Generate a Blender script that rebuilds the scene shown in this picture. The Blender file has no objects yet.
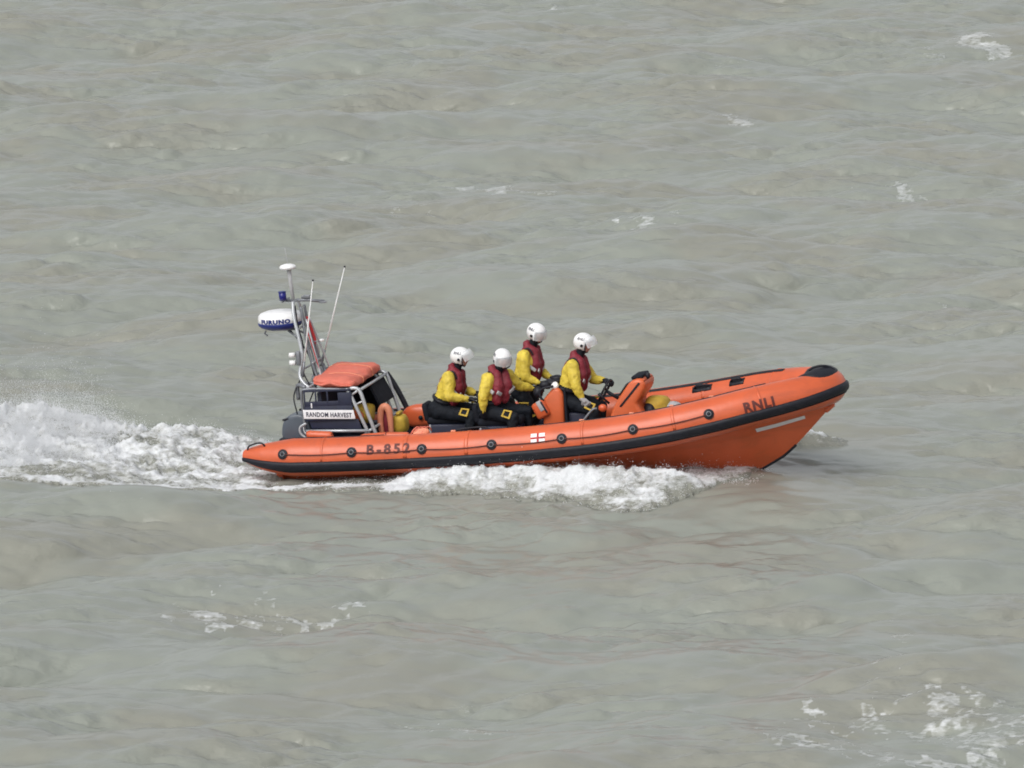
import bpy, bmesh, math, random
import numpy as np
from mathutils import Vector, Matrix, Euler
random.seed(7); rng = np.random.default_rng(11)
S = bpy.context.scene; C = S.collection
V = Vector; R = math.radians

# ------------------------------------------------------------------ materials
def new_mat(name):
    m = bpy.data.materials.new(name); m.use_nodes = True
    nt = m.node_tree; return m, nt, nt.nodes['Principled BSDF']
def N(nt, t, **kw):
    n = nt.nodes.new(t)
    for k, v in kw.items():
        if k in n.inputs: n.inputs[k].default_value = v
        else: setattr(n, k, v)
    return n
def mat(name, col, rough=.5, var=.12, scale=6, bump=.15, bscale=40, metal=0, dirt=None, dirt_amt=.3, spec=.5):
    m, nt, b = new_mat(name); L = nt.links.new
    b.inputs['Roughness'].default_value = rough; b.inputs['Metallic'].default_value = metal
    b.inputs['Specular IOR Level'].default_value = spec
    tc = N(nt, 'ShaderNodeTexCoord')
    n = N(nt, 'ShaderNodeTexNoise', Scale=scale, Detail=6, Roughness=.6); L(tc.outputs['Object'], n.inputs['Vector'])
    r = N(nt, 'ShaderNodeValToRGB'); L(n.outputs['Fac'], r.inputs['Fac'])
    c = V(col); lo = c*(1-var); hi = c*(1+var)
    r.color_ramp.elements[0].position = .3; r.color_ramp.elements[0].color = (*lo, 1)
    r.color_ramp.elements[1].position = .7; r.color_ramp.elements[1].color = (min(1, hi[0]), min(1, hi[1]), min(1, hi[2]), 1)
    out = r.outputs['Color']
    if dirt:
        n2 = N(nt, 'ShaderNodeTexNoise', Scale=scale*.6, Detail=8, Roughness=.7, Distortion=1.0)
        mp = N(nt, 'ShaderNodeMapping'); mp.inputs['Scale'].default_value = (1, 1, 3); mp.inputs['Location'].default_value = (3, 1, 7)
        L(tc.outputs['Object'], mp.inputs['Vector']); L(mp.outputs[0], n2.inputs['Vector'])
        mr = N(nt, 'ShaderNodeMapRange'); mr.inputs['From Min'].default_value = .5; mr.inputs['From Max'].default_value = .75; mr.inputs['To Max'].default_value = dirt_amt
        L(n2.outputs['Fac'], mr.inputs['Value'])
        mx = N(nt, 'ShaderNodeMix', data_type='RGBA'); L(mr.outputs[0], mx.inputs[0]); L(out, mx.inputs[6]); mx.inputs[7].default_value = (*dirt, 1)
        out = mx.outputs[2]
    L(out, b.inputs['Base Color'])
    if bump:
        n3 = N(nt, 'ShaderNodeTexNoise', Scale=bscale, Detail=3); L(tc.outputs['Object'], n3.inputs['Vector'])
        bp = N(nt, 'ShaderNodeBump', Strength=bump, Distance=.01); L(n3.outputs['Fac'], bp.inputs['Height']); L(bp.outputs[0], b.inputs['Normal'])
    return m
M = {}
M['orange'] = mat('orange_hypalon', (.585, .110, .038), .33, .10, 2.5, .35, 7, dirt=(.36, .085, .045), dirt_amt=.6)
M['hull'] = mat('orange_hull_paint', (.62, .122, .044), .33, .07, 2, .15, 5, dirt=(.30, .10, .04), dirt_amt=.5)
M['console'] = mat('orange_moulding', (.58, .115, .035), .4, .08, 5, .1, 20, dirt=(.35, .1, .04), dirt_amt=.35)
M['canopy'] = mat('faded_orange_cloth', (.62, .155, .105), .75, .12, 7, .6, 12, dirt=(.55, .22, .17), dirt_amt=.5)
M['paleorange'] = mat('pale_orange_plastic', (.70, .26, .15), .5, .1, 8)
M['black'] = mat('black_rubber', (.011, .012, .018), .5, .3, 12, .2, 40, dirt=(.05, .05, .055), dirt_amt=.3, spec=.3)
M['blackcloth'] = mat('black_cloth', (.008, .010, .016), .8, .35, 12, .5, 25, spec=.25)
M['navy'] = mat('navy_panel', (.012, .016, .04), .55, .2, 8, .1)
M['trouser'] = mat('dark_waterproof_cloth', (.0065, .009, .014), .75, .35, 9, .7, 16, spec=.25)
M['boot'] = mat('boot_rubber', (.012, .012, .012), .4, .2, 10)
M['yellow'] = mat('yellow_waterproof_cloth', (.64, .49, .055), .65, .2, 9, 1.0, 14, dirt=(.42, .30, .07), dirt_amt=.6)
M['maroon'] = mat('maroon_cloth', (.19, .014, .026), .65, .22, 12, .8, 20)
M['skin'] = mat('skin', (.50, .25, .19), .5, .1, 20)
M['lip'] = mat('lip_skin', (.32, .12, .10), .5, .1, 20)
M['eye'] = mat('dark_eye', (.03, .02, .02), .2, .1, 20)
M['white'] = mat('white_gloss', (.80, .80, .80), .3, .04, 10, .05)
M['banner'] = mat('white_vinyl', (.74, .74, .76), .5, .05, 8, .1)
M['ink'] = mat('dark_ink', (.02, .02, .045), .6, .2, 30, .1)
M['brownink'] = mat('dark_brown_lettering', (.10, .016, .012), .6, .2, 30, .1)
M['blue'] = mat('blue_plastic', (.010, .022, .16), .4, .15, 8, .1)
M['lightblue'] = mat('deep_blue_lens', (.008, .010, .16), .15, .1, 8, .0)
M['alu'] = mat('painted_tube_metal', (.46, .48, .50), .35, .1, 14, .1, metal=.35)
M['greymetal'] = mat('grey_metal', (.20, .21, .23), .4, .15, 10, .1, metal=.4)
M['engine'] = mat('blue_grey_cowl', (.075, .092, .115), .28, .1, 6, .05)
M['deck'] = mat('grey_deck', (.13, .13, .13), .8, .2, 9, .5, 60)
M['red'] = mat('red_webbing', (.42, .02, .025), .6, .1, 10)
M['rope'] = mat('dark_rope', (.10, .028, .022), .8, .2, 60, .5, 200)
M['yellowbag'] = mat('yellow_bag_cloth', (.46, .31, .035), .7, .2, 10, .7, 14)
M['grey'] = mat('pale_grey_webbing', (.40, .40, .41), .7, .15, 14, .3)
M['screen'] = mat('dark_glass', (.02, .022, .025), .1, .1, 4, 0)
def clear_mat():
    m, nt, b = new_mat('clear_visor')
    b.inputs['Base Color'].default_value = (.92, .95, .97, 1); b.inputs['Roughness'].default_value = .12
    b.inputs['Alpha'].default_value = .5; b.inputs['IOR'].default_value = 1.5
    return m
M['clear'] = clear_mat()

# ------------------------------------------------------------------ object helpers
def tag(o, label=None, cat=None, group=None, kind=None):
    if label: o['label'] = label
    if cat: o['category'] = cat
    if group: o['group'] = group
    if kind: o['kind'] = kind
    return o
def obj(name, me, m=None, parent=None, smooth=True, autos=None):
    if isinstance(me, bmesh.types.BMesh):
        bm = me; me = bpy.data.meshes.new(name)
        bmesh.ops.recalc_face_normals(bm, faces=bm.faces); bm.to_mesh(me); bm.free()
    me.name = name
    o = bpy.data.objects.new(name, me); C.objects.link(o)
    if m is not None:
        for x in (m if isinstance(m, (list, tuple)) else [m]): me.materials.append(x)
    if smooth:
        me.polygons.foreach_set('use_smooth', [True]*len(me.polygons))
        if autos: me.set_sharp_from_angle(angle=R(autos))
    if parent: o.parent = parent
    return o
def empty(name, mtx=None):
    o = bpy.data.objects.new(name, None); o.empty_display_size = .2; C.objects.link(o)
    if mtx is not None: o.matrix_world = mtx
    return o
def grid_bm(P, closed_u=False, closed_v=False, bm=None, caps=False):
    """P[i][j] points -> quads"""
    bm = bm or bmesh.new(); n = len(P); k = len(P[0])
    vs = [[bm.verts.new(p) for p in row] for row in P]
    for i in range(n if closed_u else n-1):
        for j in range(k if closed_v else k-1):
            a, b, c, d = vs[i][j], vs[(i+1) % n][j], vs[(i+1) % n][(j+1) % k], vs[i][(j+1) % k]
            try: bm.faces.new((a, b, c, d))
            except ValueError: pass
    if caps:
        for row in (vs[0], vs[-1]):
            try: bm.faces.new(row)
            except ValueError: pass
    return bm
def sweep(pts, rad, bm=None, seg=10, smooth_n=0):
    """round tube through pts; rad number or list"""
    pts = [V(p) for p in pts]
    if smooth_n: pts, rad = catmull(pts, rad, smooth_n)
    n = len(pts); rs = rad if isinstance(rad, (list, tuple)) else [rad]*n
    rows = []; prev = None
    for i, p in enumerate(pts):
        t = (pts[min(i+1, n-1)] - pts[max(i-1, 0)]).normalized()
        if prev is None:
            a = V((0, 0, 1)) if abs(t.z) < .9 else V((1, 0, 0)); nn = t.cross(a).normalized()
        else: nn = (prev - t*prev.dot(t)).normalized()
        prev = nn; b = t.cross(nn)
        rows.append([p + (nn*math.cos(q) + b*math.sin(q))*rs[i] for q in [2*math.pi*j/seg for j in range(seg)]])
    return grid_bm(rows, closed_v=True, bm=bm, caps=True)
def catmull(pts, rad, m):
    n = len(pts); rs = rad if isinstance(rad, (list, tuple)) else [rad]*n; P = []; Q = []
    for i in range(n-1):
        p0, p1, p2, p3 = pts[max(i-1, 0)], pts[i], pts[i+1], pts[min(i+2, n-1)]
        for j in range(m):
            t = j/m
            P.append(.5*((2*p1) + (p2-p0)*t + (2*p0-5*p1+4*p2-p3)*t*t + (3*p1-p0-3*p2+p3)*t**3)); Q.append(rs[i]*(1-t)+rs[i+1]*t)
    P.append(pts[-1]); Q.append(rs[-1]); return P, Q
def box(c, s, bm=None, rot=None, bev=.01, seg=2):
    t = bmesh.new(); bmesh.ops.create_cube(t, size=1); bmesh.ops.scale(t, vec=s, verts=t.verts)
    if bev: bmesh.ops.bevel(t, geom=list(t.edges), offset=min(bev, min(s)*.45), segments=seg, affect='EDGES', profile=.5)
    mt = Matrix.Translation(c) @ (Euler(rot).to_matrix().to_4x4() if rot else Matrix())
    t.transform(mt); return merge(bm, t)
def merge(bm, t):
    if bm is None: return t
    me = bpy.data.meshes.new('tmp'); t.to_mesh(me); t.free(); bm.from_mesh(me); bpy.data.meshes.remove(me); return bm
def prism(poly, y0, y1, bm=None, bev=.02):
    """polygon in (x,z) extruded from y0 to y1"""
    t = bmesh.new(); a = [t.verts.new((x, y0, z)) for x, z in poly]; b = [t.verts.new((x, y1, z)) for x, z in poly]
    t.faces.new(a); t.faces.new(b[::-1]); n = len(poly)
    for i in range(n): t.faces.new((a[i], b[i], b[(i+1) % n], a[(i+1) % n]))
    bmesh.ops.recalc_face_normals(t, faces=t.faces)
    if bev: bmesh.ops.bevel(t, geom=list(t.edges), offset=bev, segments=3, affect='EDGES', profile=.5)
    return merge(bm, t)
def ball(c, s, bm=None, rot=None, u=18, v=12):
    t = bmesh.new(); bmesh.ops.create_uvsphere(t, u_segments=u, v_segments=v, radius=1)
    s = (s, s, s) if isinstance(s, (int, float)) else s
    bmesh.ops.scale(t, vec=s, verts=t.verts)
    t.transform(Matrix.Translation(c) @ (Euler(rot).to_matrix().to_4x4() if rot else Matrix())); return merge(bm, t)
def cyl(a, b, r, bm=None, r2=None, seg=20):
    return sweep([a, b], [r, r2 if r2 is not None else r], bm, seg)
def text_mesh(s, h, bold=.0, spacing=1.0, cuts=2, xs=1.0):
    """list of flat text as a bmesh in XY, height of capitals = h, left/base at origin"""
    cu = bpy.data.curves.new('t', 'FONT'); cu.body = s; cu.size = h/.72; cu.offset = bold; cu.space_character = spacing; cu.resolution_u = 3
    o = bpy.data.objects.new('t', cu); C.objects.link(o); dg = bpy.context.evaluated_depsgraph_get()
    me = bpy.data.meshes.new_from_object(o.evaluated_get(dg)); bm = bmesh.new(); bm.from_mesh(me)
    bpy.data.objects.remove(o); bpy.data.curves.remove(cu); bpy.data.meshes.remove(me)
    bmesh.ops.triangulate(bm, faces=bm.faces)
    bmesh.ops.scale(bm, vec=(xs, 1, 1), verts=bm.verts)
    w = max(v.co.x for v in bm.verts)
    if cuts:
        for ax, n in ((0, int(w/(h*.25))+1), (1, 5)):
            for i in range(1, n):
                pos = (w*i/n if ax == 0 else h*i/n); pc = V((pos, 0, 0)) if ax == 0 else V((0, pos, 0)); no = V((1, 0, 0)) if ax == 0 else V((0, 1, 0))
                bmesh.ops.bisect_plane(bm, geom=bm.verts[:]+bm.edges[:]+bm.faces[:], plane_co=pc, plane_no=no)
    return bm, w
def remesh(bm, vox, smooth=3, name='m', fac=.5):
    me = bpy.data.meshes.new('tmp'); bmesh.ops.recalc_face_normals(bm, faces=bm.faces); bm.to_mesh(me); bm.free()
    o = bpy.data.objects.new('tmp', me); C.objects.link(o)
    m = o.modifiers.new('r', 'REMESH'); m.mode = 'VOXEL'; m.voxel_size = vox
    if smooth:
        s = o.modifiers.new('s', 'SMOOTH'); s.iterations = smooth; s.factor = fac
    dg = bpy.context.evaluated_depsgraph_get(); out = bpy.data.meshes.new_from_object(o.evaluated_get(dg))
    bpy.data.objects.remove(o); bpy.data.meshes.remove(me); return out

# ------------------------------------------------------------------ boat frame
YAW, TRIM = R(14.5), R(4.5); X0, Y0, Z0 = -3.43, 1.0, 0.0
BM = Matrix.Translation((X0, Y0, Z0)) @ Matrix.Rotation(-YAW, 4, 'Z') @ Matrix.Rotation(-TRIM, 4, 'Y')
boat = empty('lifeboat', BM)
tag(boat, 'orange inflatable rescue boat with black rubbing strake and stern mast speeding through the waves', 'boat')

# collar centre line (half): x, y, z, r
CL = [(.03, 1.16, .375, .075), (.12, 1.165, .372, .115), (.30, 1.17, .358, .180), (.52, 1.17, .342, .228), (.75, 1.17, .333, .265), (1.2, 1.17, .328, .265), (1.8, 1.17, .33, .265),
      (2.7, 1.17, .342, .265), (3.6, 1.17, .368, .265), (4.5, 1.165, .412, .265), (5.2, 1.15, .463, .265), (5.95, 1.10, .548, .265), (6.6, .98, .65, .265), (7.1, .81, .74, .262),
      (7.5, .62, .80, .258), (7.83, .42, .842, .25), (8.05, .21, .868, .245), (8.135, 0, .878, .245)]
_p = [V(c[:3]) for c in CL]; _pp = _p + [V((c[0], -c[1], c[2])) for c in CL[-2::-1]]
_rr = [c[3] for c in CL]; _rr = _rr + _rr[-2::-1]
PP, PR = catmull(_pp, _rr, 8)                     # port stern -> bow -> starboard stern
NP = len(PP); MID = (NP-1)//2
NRM = []
for i in range(NP):
    t = PP[min(i+1, NP-1)] - PP[max(i-1, 0)]; t.z = 0; t.normalize(); NRM.append(V((-t.y, t.x, 0)))   # outward, horizontal
TAN = [(PP[min(i+1, NP-1)] - PP[max(i-1, 0)]).normalized() for i in range(NP)]
if NRM[0].y < 0: NRM = [-n for n in NRM]
def coll(i, ang, off=0):
    i = max(0, min(NP-1.001, i)); k = int(i); f = i-k; a = R(ang)
    p = PP[k].lerp(PP[k+1], f); n = NRM[k].lerp(NRM[k+1], f).normalized(); r = PR[k]*(1-f)+PR[k+1]*f
    t = TAN[k].lerp(TAN[k+1], f); up = t.cross(n); up = up if up.z > 0 else -up
    return p + (n*math.cos(a) + up.normalized()*math.sin(a))*(r+off)
def idx(x, side):                                  # index of path at local x; side -1 = starboard (near)
    r = range(0, MID) if side > 0 else range(NP-2, MID-1, -1)
    for k in r:
        a, b = (k, k+1) if side > 0 else (k+1, k)
        if PP[a].x <= x <= PP[b].x:
            f = (x-PP[a].x)/(PP[b].x-PP[a].x); return a + f if side > 0 else a - f
    return 0 if side > 0 else NP-1
def cx(x, side, ang, off=0): return coll(idx(x, side), ang, off)

rows = [[coll(i, a*360/40) for a in range(40)] for i in range(NP-1)] + [[coll(NP-1.001, a*360/40) for a in range(40)]]
collar = obj('inflatable_collar', grid_bm(rows, closed_v=True, caps=True), M['orange'], boat)
def band(i0, i1, a0, a1, off, thick, name, m, parent, n=None, na=6, lift=0):
    n = n or max(2, int(abs(i1-i0)*1.2)); P = []
    for s in range(n+1):
        i = i0+(i1-i0)*s/n; row = []; lf = lift*math.exp(-((i-MID)/16)**2)
        for j in range(na+1):
            a = a0+(a1-a0)*j/na; e = 1-abs(2*j/na-1)**4
            row.append(coll(i, a+lf, off+thick*e))
        row.append(coll(i, a1+lf, -.004)); row.insert(0, coll(i, a0+lf, -.004)); P.append(row)
    return obj(name, grid_bm(P, caps=True), m, parent)
band(0, NP-1.01, -37, -5, .004, .032, 'rubbing_strake', M['black'], collar, na=8, lift=20)
band(0, NP-1.01, -40.5, -38, .003, .012, 'lower_trim', M['black'], collar, na=3, lift=20)
for side in (-1, 1):
    for x0_, x1_ in ((.62, 2.05), (4.25, 7.45)):
        band(idx(x0_, side), idx(x1_, side), 102, 116, .003, .012, 'wear_strip', M['black'], collar)
    for x in (1.22, 2.42, 3.3, 4.95, 6.2, 7.3):   # glued seams between the air chambers
        i = idx(x, side); band(i-.25, i+.25, -4, 170, .001, .004, 'seam_tape', M['orange'], collar, n=3, na=20)
# nose pad
nx, nz = 8.0, 0
P = []
for r_ in [0, .25, .5, .75, .9, 1, 1.02]:
    row = []
    for q in range(28):
        a = 2*math.pi*q/28; x = 7.97+.30*r_*math.cos(a); y = .40*r_*math.sin(a)
        # height of collar top here
        best = min(range(MID-40, MID+40), key=lambda k: (PP[k].x-x)**2+(PP[k].y-y)**2)
        d = math.hypot(PP[best].x-x, PP[best].y-y); z = PP[best].z + math.sqrt(max(0.0004, PR[best]**2-d*d))
        row.append((x, y, z + (.035*(1-r_**3)+.012 if r_ < 1.01 else -.01)))
    P.append(row)
obj('nose_pad', grid_bm(P, closed_v=True), M['black'], collar)
obj('nose_fairlead', sweep([(7.90, -.1, 1.13), (7.99, -.1, 1.175), (8.13, -.06, 1.175), (8.24, -.02, 1.11)], .016, smooth_n=5), M['black'], collar)
# pads with grab line
def pad(x, side, ang=20, rad=.072):
    i = idx(x, side); c = coll(i, ang, .004); n = (c - coll(i, ang, -.1)).normalized(); t = (coll(i+.5, ang)-coll(i-.5, ang)).normalized(); b = n.cross(t)
    P = []
    for rr, h in ((rad, -.012), (rad, .006), (rad*.85, .012), (rad*.42, .012), (rad*.36, .03), (rad*.1, .034)):
        P.append([c + (t*math.cos(q)+b*math.sin(q))*rr + n*h for q in [2*math.pi*k/24 for k in range(24)]])
    obj('grab_line_pad', grid_bm(P, closed_v=True, caps=True), M['black'], collar)
    obj('pad_eyelet', grid_bm([[c + (t*math.cos(q)+b*math.sin(q))*(.03+.007*math.cos(w)) + n*(.022+.007*math.sin(w)) for w in [k*math.pi/4 for k in range(8)]] for q in [2*math.pi*k/18 for k in range(18)]], closed_u=True, closed_v=True), M['greymetal'], collar)
PADX = [.66, 1.66, 2.67, 3.67, 4.67, 5.665, 6.66]
for side in (-1, 1):
    for x in PADX: pad(x, side)
    for a, b in zip(PADX, PADX[1:]):
        pts = []
        for k in range(15):
            f = k/14; x = a+(b-a)*f; sag = 4*f*(1-f)
            pts.append(cx(x, side, 19-4*sag, .016))
        obj('grab_line', sweep(pts, .0085, seg=7), M['rope'], collar)
    # stern handle ring
    c = cx(.20, side, 68, .03)
    obj('stern_handle', sweep([cx(.10, side, 60, 0), cx(.13, side, 60, .055), cx(.22, side, 60, .075), cx(.32, side, 60, .06), cx(.36, side, 60, 0)], .012, smooth_n=5, seg=8), M['black'], collar)
for x in (5.95, 6.19, 6.75, 6.95):     # lifting handles on the inner top of the collar
    for side in ((1,) if x in (6.19, 6.75) else ()):
        i = idx(x, side)
        obj('carry_handle', sweep([coll(i-1.4, 132, 0), coll(i-1.0, 132, .045), coll(i+1.0, 132, .045), coll(i+1.4, 132, 0)], .016, smooth_n=4, seg=8), M['black'], collar)
        band(i-1.8, i+1.8, 122, 146, .002, .01, 'handle_patch', M['black'], collar)
for x in (3.05, 4.9, 5.62, 6.2, 6.75):
    obj('strap_fitting', box(cx(x, -1, 108, .012), (.07, .04, .03), bev=.01), M['paleorange'], collar)
# writing wrapped on the collar (near side faces the photographer; same on the far side)
def wrap_text(s, x0, h, ang, side, bold, m, name, spacing=1.1, xs=1.0):
    bm, w = text_mesh(s, h, bold, spacing, xs=xs); ar = R(1)
    for v in bm.verts:
        xx = x0 + (v.co.x if side < 0 else -v.co.x); i = idx(xx, side); k = int(i)
        v.co = coll(i, ang + math.degrees((v.co.y - h/2)/.25), .0065)
    return obj(name, bm, m, collar, smooth=False)
wrap_text('B-852', 1.87, .13, 27, -1, .0065, M['brownink'], 'number_lettering', 1.42, 1.08)
wrap_text('RNLI', 7.08, .125, 13, -1, .008, M['brownink'], 'bow_lettering', 1.15, .92)
wrap_text('B-852', 2.55, .13, 27, 1, .004, M['brownink'], 'number_lettering', 1.42, 1.08)
wrap_text('RNLI', 7.65, .14, 14, 1, .005, M['brownink'], 'bow_lettering', 1.2, .95)
# small flag emblem: white field, red cross with blue edges
def patch_on(x, w, a0, a1, off, m, name, side=-1):
    P = [[cx(x+w*i/6, side, a0+(a1-a0)*j/4, off) for j in range(5)] for i in range(7)]
    return obj(name, grid_bm(P), m, collar, smooth=False)
for side in (-1, 1):
    fl = patch_on(4.23, .20, 14, 44, .005, M['white'], 'flag_emblem', side)
    for (xa, wa, a0, a1) in ((4.23, .20, 26, 32), (4.315, .03, 14, 44)):
        patch_on(xa, wa, a0, a1, .0075, M['red'], 'emblem_cross', side)

# hull
HS = [  # x, keel z, chine half-width, chine z, top half-width, top z
 (.42, -.30, .82, -.06, .98, .20), (1.5, -.31, .84, -.05, 1.0, .19), (3.0, -.33, .85, -.03, 1.0, .20), (4.5, -.35, .83, .03, 1.0, .25),
 (5.4, -.36, .76, .10, .96, .32), (6.2, -.35, .62, .18, .88, .42), (6.8, -.31, .44, .24, .76, .51), (7.1, -.25, .33, .29, .66, .57), (7.44, -.07, .20, .35, .50, .62), (7.6, .06, .14, .385, .42, .645),
 (7.8, .25, .075, .43, .28, .67), (7.97, .42, .04, .50, .17, .69), (8.1, .55, .028, .57, .09, .70), (8.2, .625, .022, .635, .05, .70)]
def lerp_hs(x):
    for a, b in zip(HS, HS[1:]):
        if a[0] <= x <= b[0]:
            f = (x-a[0])/(b[0]-a[0]); return [a[k]*(1-f)+b[k]*f for k in range(6)]
    return HS[-1] if x > 1 else HS[0]
def hull_half(x):
    _, zk, yh, zc_, yt, zt = lerp_hs(x)
    pts = [(0.0, zk)]
    for f in (.12, .35, .6, .85): pts.append((yh*f, zk+(zc_-zk)*(f**1.25)))
    pts += [(yh, zc_), (yh+.012*min(1, yh*3), zc_+.012), (yh+.01+(yt-yh-.01)*.45, zc_+(zt-zc_)*.5), (yt, zt)]
    return pts
P = []
for k in range(80):
    x = .42+(8.2-.42)*k/79; h = hull_half(x)
    P.append([(x, y, z) for y, z in h[::-1]] + [(x, -y, z) for y, z in h[1:]])
bm = grid_bm(P); hullv = [bm.verts.new(p) for p in P[0]]; bm.faces.new(hullv)
bmesh.ops.remove_doubles(bm, verts=bm.verts, dist=.0005)
hull = obj('hull', bm, M['hull'], boat, autos=50)
# black keel strip at the forefoot
kp = []
for k in range(30):
    x = 6.5+(7.62-6.5)*k/29; kp.append((x, 0, lerp_hs(x)[1]+.004))
obj('keel_strip', sweep(kp, .022, seg=8), M['black'], hull)
obj('stem_step', box((8.13, 0, .585), (.16, .09, .07), rot=(0, R(-38), 0), bev=.02), M['hull'], hull)
def hull_patch(x0_, x1_, f0, f1, m, name, side=-1, off=.006):
    P = []
    for k in range(13):
        x = x0_+(x1_-x0_)*k/12; _, zk, yh, zc_, yt, zt = lerp_hs(x)
        row = []
        for j in range(4):
            f = f0+(f1-f0)*j/3; a = (yh+.012*min(1, yh*3), zc_+.012); b = (yh+.01+(yt-yh-.01)*.45, zc_+(zt-zc_)*.5)
            row.append((x, side*((a[0]*(1-f)+b[0]*f)+off), a[1]*(1-f)+b[1]*f))
        P.append(row)
    return obj(name, grid_bm(P), m, hull, smooth=False)
for side in (-1, 1):
    hull_patch(7.16, 7.80, .15, .60, M['banner'], 'white_hull_stripe', side)
# interior
P = []
for k in range(40):
    x = .45+(7.7-.45)*k/39; _, zk, yh, zc_, yt, zt = lerp_hs(x); z = .09+.003*x+max(0, x-4)*.035+max(0, x-6.3)**2*.14
    hp = hull_half(x); zz = [q[1] for q in hp]; wd = float(np.interp(z, zz, [q[0] for q in hp]))-.03; P.append([(x, s*max(.01, wd), z) for s in (-1, -.5, 0, .5, 1)])
obj('deck', grid_bm(P), M['deck'], boat, smooth=False)
obj('transom', box((.47, 0, .14), (.10, 2.0, .62), bev=.02), M['hull'], boat)
# engine well rear shelf
for s in (-1, 1):
    obj('side_locker', box((1.25, .80*s, .28), (1.5, .26, .40), bev=.04), M['navy'], boat)

# ------------------------------------------------------------------ outboards
def outboard(y):
    t = bpy.data.objects.new('outboard_engine', None); C.objects.link(t); t.parent = boat
    bm = bmesh.new()
    prof = [(.0, .46), (.0, .62), (.035, .76), (.12, .86), (.30, .885), (.50, .84), (.55, .62), (.52, .46)]
    rows = []
    for k, (w, s) in enumerate([(-.19, .80), (-.165, .95), (-.10, 1), (0, 1.02), (.10, 1), (.165, .95), (.19, .80)]):
        rows.append([(.42+.22+(px-.27)*.86*s, y+w, .45+(pz-.46)*(.87+.07*s)) for px, pz in prof])
    cow = obj('cowl', grid_bm(rows, closed_v=True, caps=True), M['engine'], t, autos=50)
    sd = cow.modifiers.new('sub', 'SUBSURF'); sd.levels = 2; sd.render_levels = 2
    obj('cowl_band', box((.63, y, .49), (.49, .40, .035), bev=.015), M['black'], t)
    obj('air_vent', box((.50, y-.17, .775), (.10, .03, .03), bev=.01, rot=(0, R(-12), 0)), M['black'], t)
    obj('midsection', prism([(.36, .46), (.66, .46), (.56, .0), (.52, -.45), (.30, -.45), (.34, 0)], y-.07, y+.07, bev=.03), M['engine'], t)
    obj('tilt_bracket', box((.62, y, .38), (.16, .22, .26), bev=.03), M['greymetal'], t)
    obj('gearcase', ball((.40, y, -.55), (.24, .06, .06)), M['engine'], t)
    bm = cyl((.18, y, -.55), (.10, y, -.55), .04)
    for k in range(3):
        a = 2*math.pi*k/3; box((.14, y+.09*math.cos(a), -.55+.09*math.sin(a)), (.02, .12, .10), bm, rot=(a, 0, .5), bev=.008)
    obj('propeller', bm, M['greymetal'], t)
    return t
outboard(-.42); outboard(.42)

# ------------------------------------------------------------------ roll bar frame
fr = bpy.data.objects.new('roll_bar', None); C.objects.link(fr); fr.parent = boat
def rod(pts, r=.022, name='frame_tube', m='alu', parent=None, sm=4, seg=10):
    return obj(name, sweep(pts, r, smooth_n=sm if len(pts) > 2 else 0, seg=seg), M[m], parent or fr)
for s in (-1, 1):
    y = .70*s
    rod([(.80, y, .50), (.80, y, .78), (.79, y, 1.14), (.86, y, 1.205), (1.2, y, 1.20), (1.50, y, 1.18)], .020, sm=5, m='greymetal')
    rod([(1.44, y, 1.20), (1.50, y, 1.10), (1.62, y, .80), (1.74, y-.04*s, .46)], .024, sm=4)
    rod([(1.50, y, 1.20), (1.63, y, 1.165), (1.72, y, .86), (1.84, y-.03*s, .46)], .026, sm=4)
    rod([(1.50, y, 1.10), (1.65, y, 1.19)], .018)
    rod([(1.54, y, .96), (1.69, y, 1.02)], .014)
    rod([(1.50, y-.06*s, .44), (1.76, y-.02*s, .61)], .020)
    rod([(.82, y+.04*s, .625), (1.72, y+.03*s, .60)], .022)
    rod([(.85, y+.08*s, .52), (.76, y+.08*s, .60), (.76, y+.08*s, .69), (.85, y+.08*s, .74)], .017, 'grab_loop', sm=5)
    rod([(.79, y, .62), (1.2, y, .48), (1.6, y, .45)], .015, m='greymetal')
for z, x in ((1.205, .86), (1.185, 1.46), (1.165, 1.63), (.60, 1.74)):
    rod([(x, -.70, z), (x, .70, z)], .020)
# side panels (near and far) : black, with two openings at the top
for s in (-1, 1):
    y = .725*s
    bm = box((1.175, y, .865), (.70, .018, .205), bev=.004)
    for x in (.835, 1.0, 1.17, 1.50): box((x, y, 1.075), (.022, .018, .235), bm, bev=.004)
    box((1.17, y, 1.185), (.68, .018, .03), bm, bev=.004); box((1.42, y, 1.05), (.20, .017, .20), bm, bev=.004)
    box((1.09, y, 1.0), (.52, .017, .07), bm, bev=.004)
    pn = obj('side_panel', bm, M['navy'], fr)
    obj('panel_hinge', box((.935, y+.014*s, .98), (.018, .012, .07), bev=.003), M['banner'], pn)
# name banner
for s in (-1, 1):
    a = V((.81, .742*s, .86)); b = V((1.545, .742*s, .86))
    y = .742*s; t = bmesh.new()
    q = [(.812, .80), (1.555, .775), (1.535, .90), (.805, .925)]
    nb = obj('name_panel', prism(q, y-.006, y+.006, bev=.002), M['banner'], fr)
    bm, w = text_mesh('RANDOM HARVEST', .064, .0025, 1.08, cuts=0)
    kx = .66/w
    for v in bm.verts:
        xx = v.co.x*kx; v.co = V((.848+xx if s < 0 else 1.515-xx, y+.0085*s, .832-.033*((xx if s < 0 else .66-xx)/.66)+v.co.y))
    obj('name_lettering', bm, M['ink'], nb, smooth=False)
for s in (-1, 1):
    obj('lower_panel', prism([(.86, .79), (1.58, .765), (1.62, .62), (.90, .65)], .69*s-.008, .69*s+.008, bev=.003), M['blackcloth'] if s > 0 else M['navy'], fr)
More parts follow.
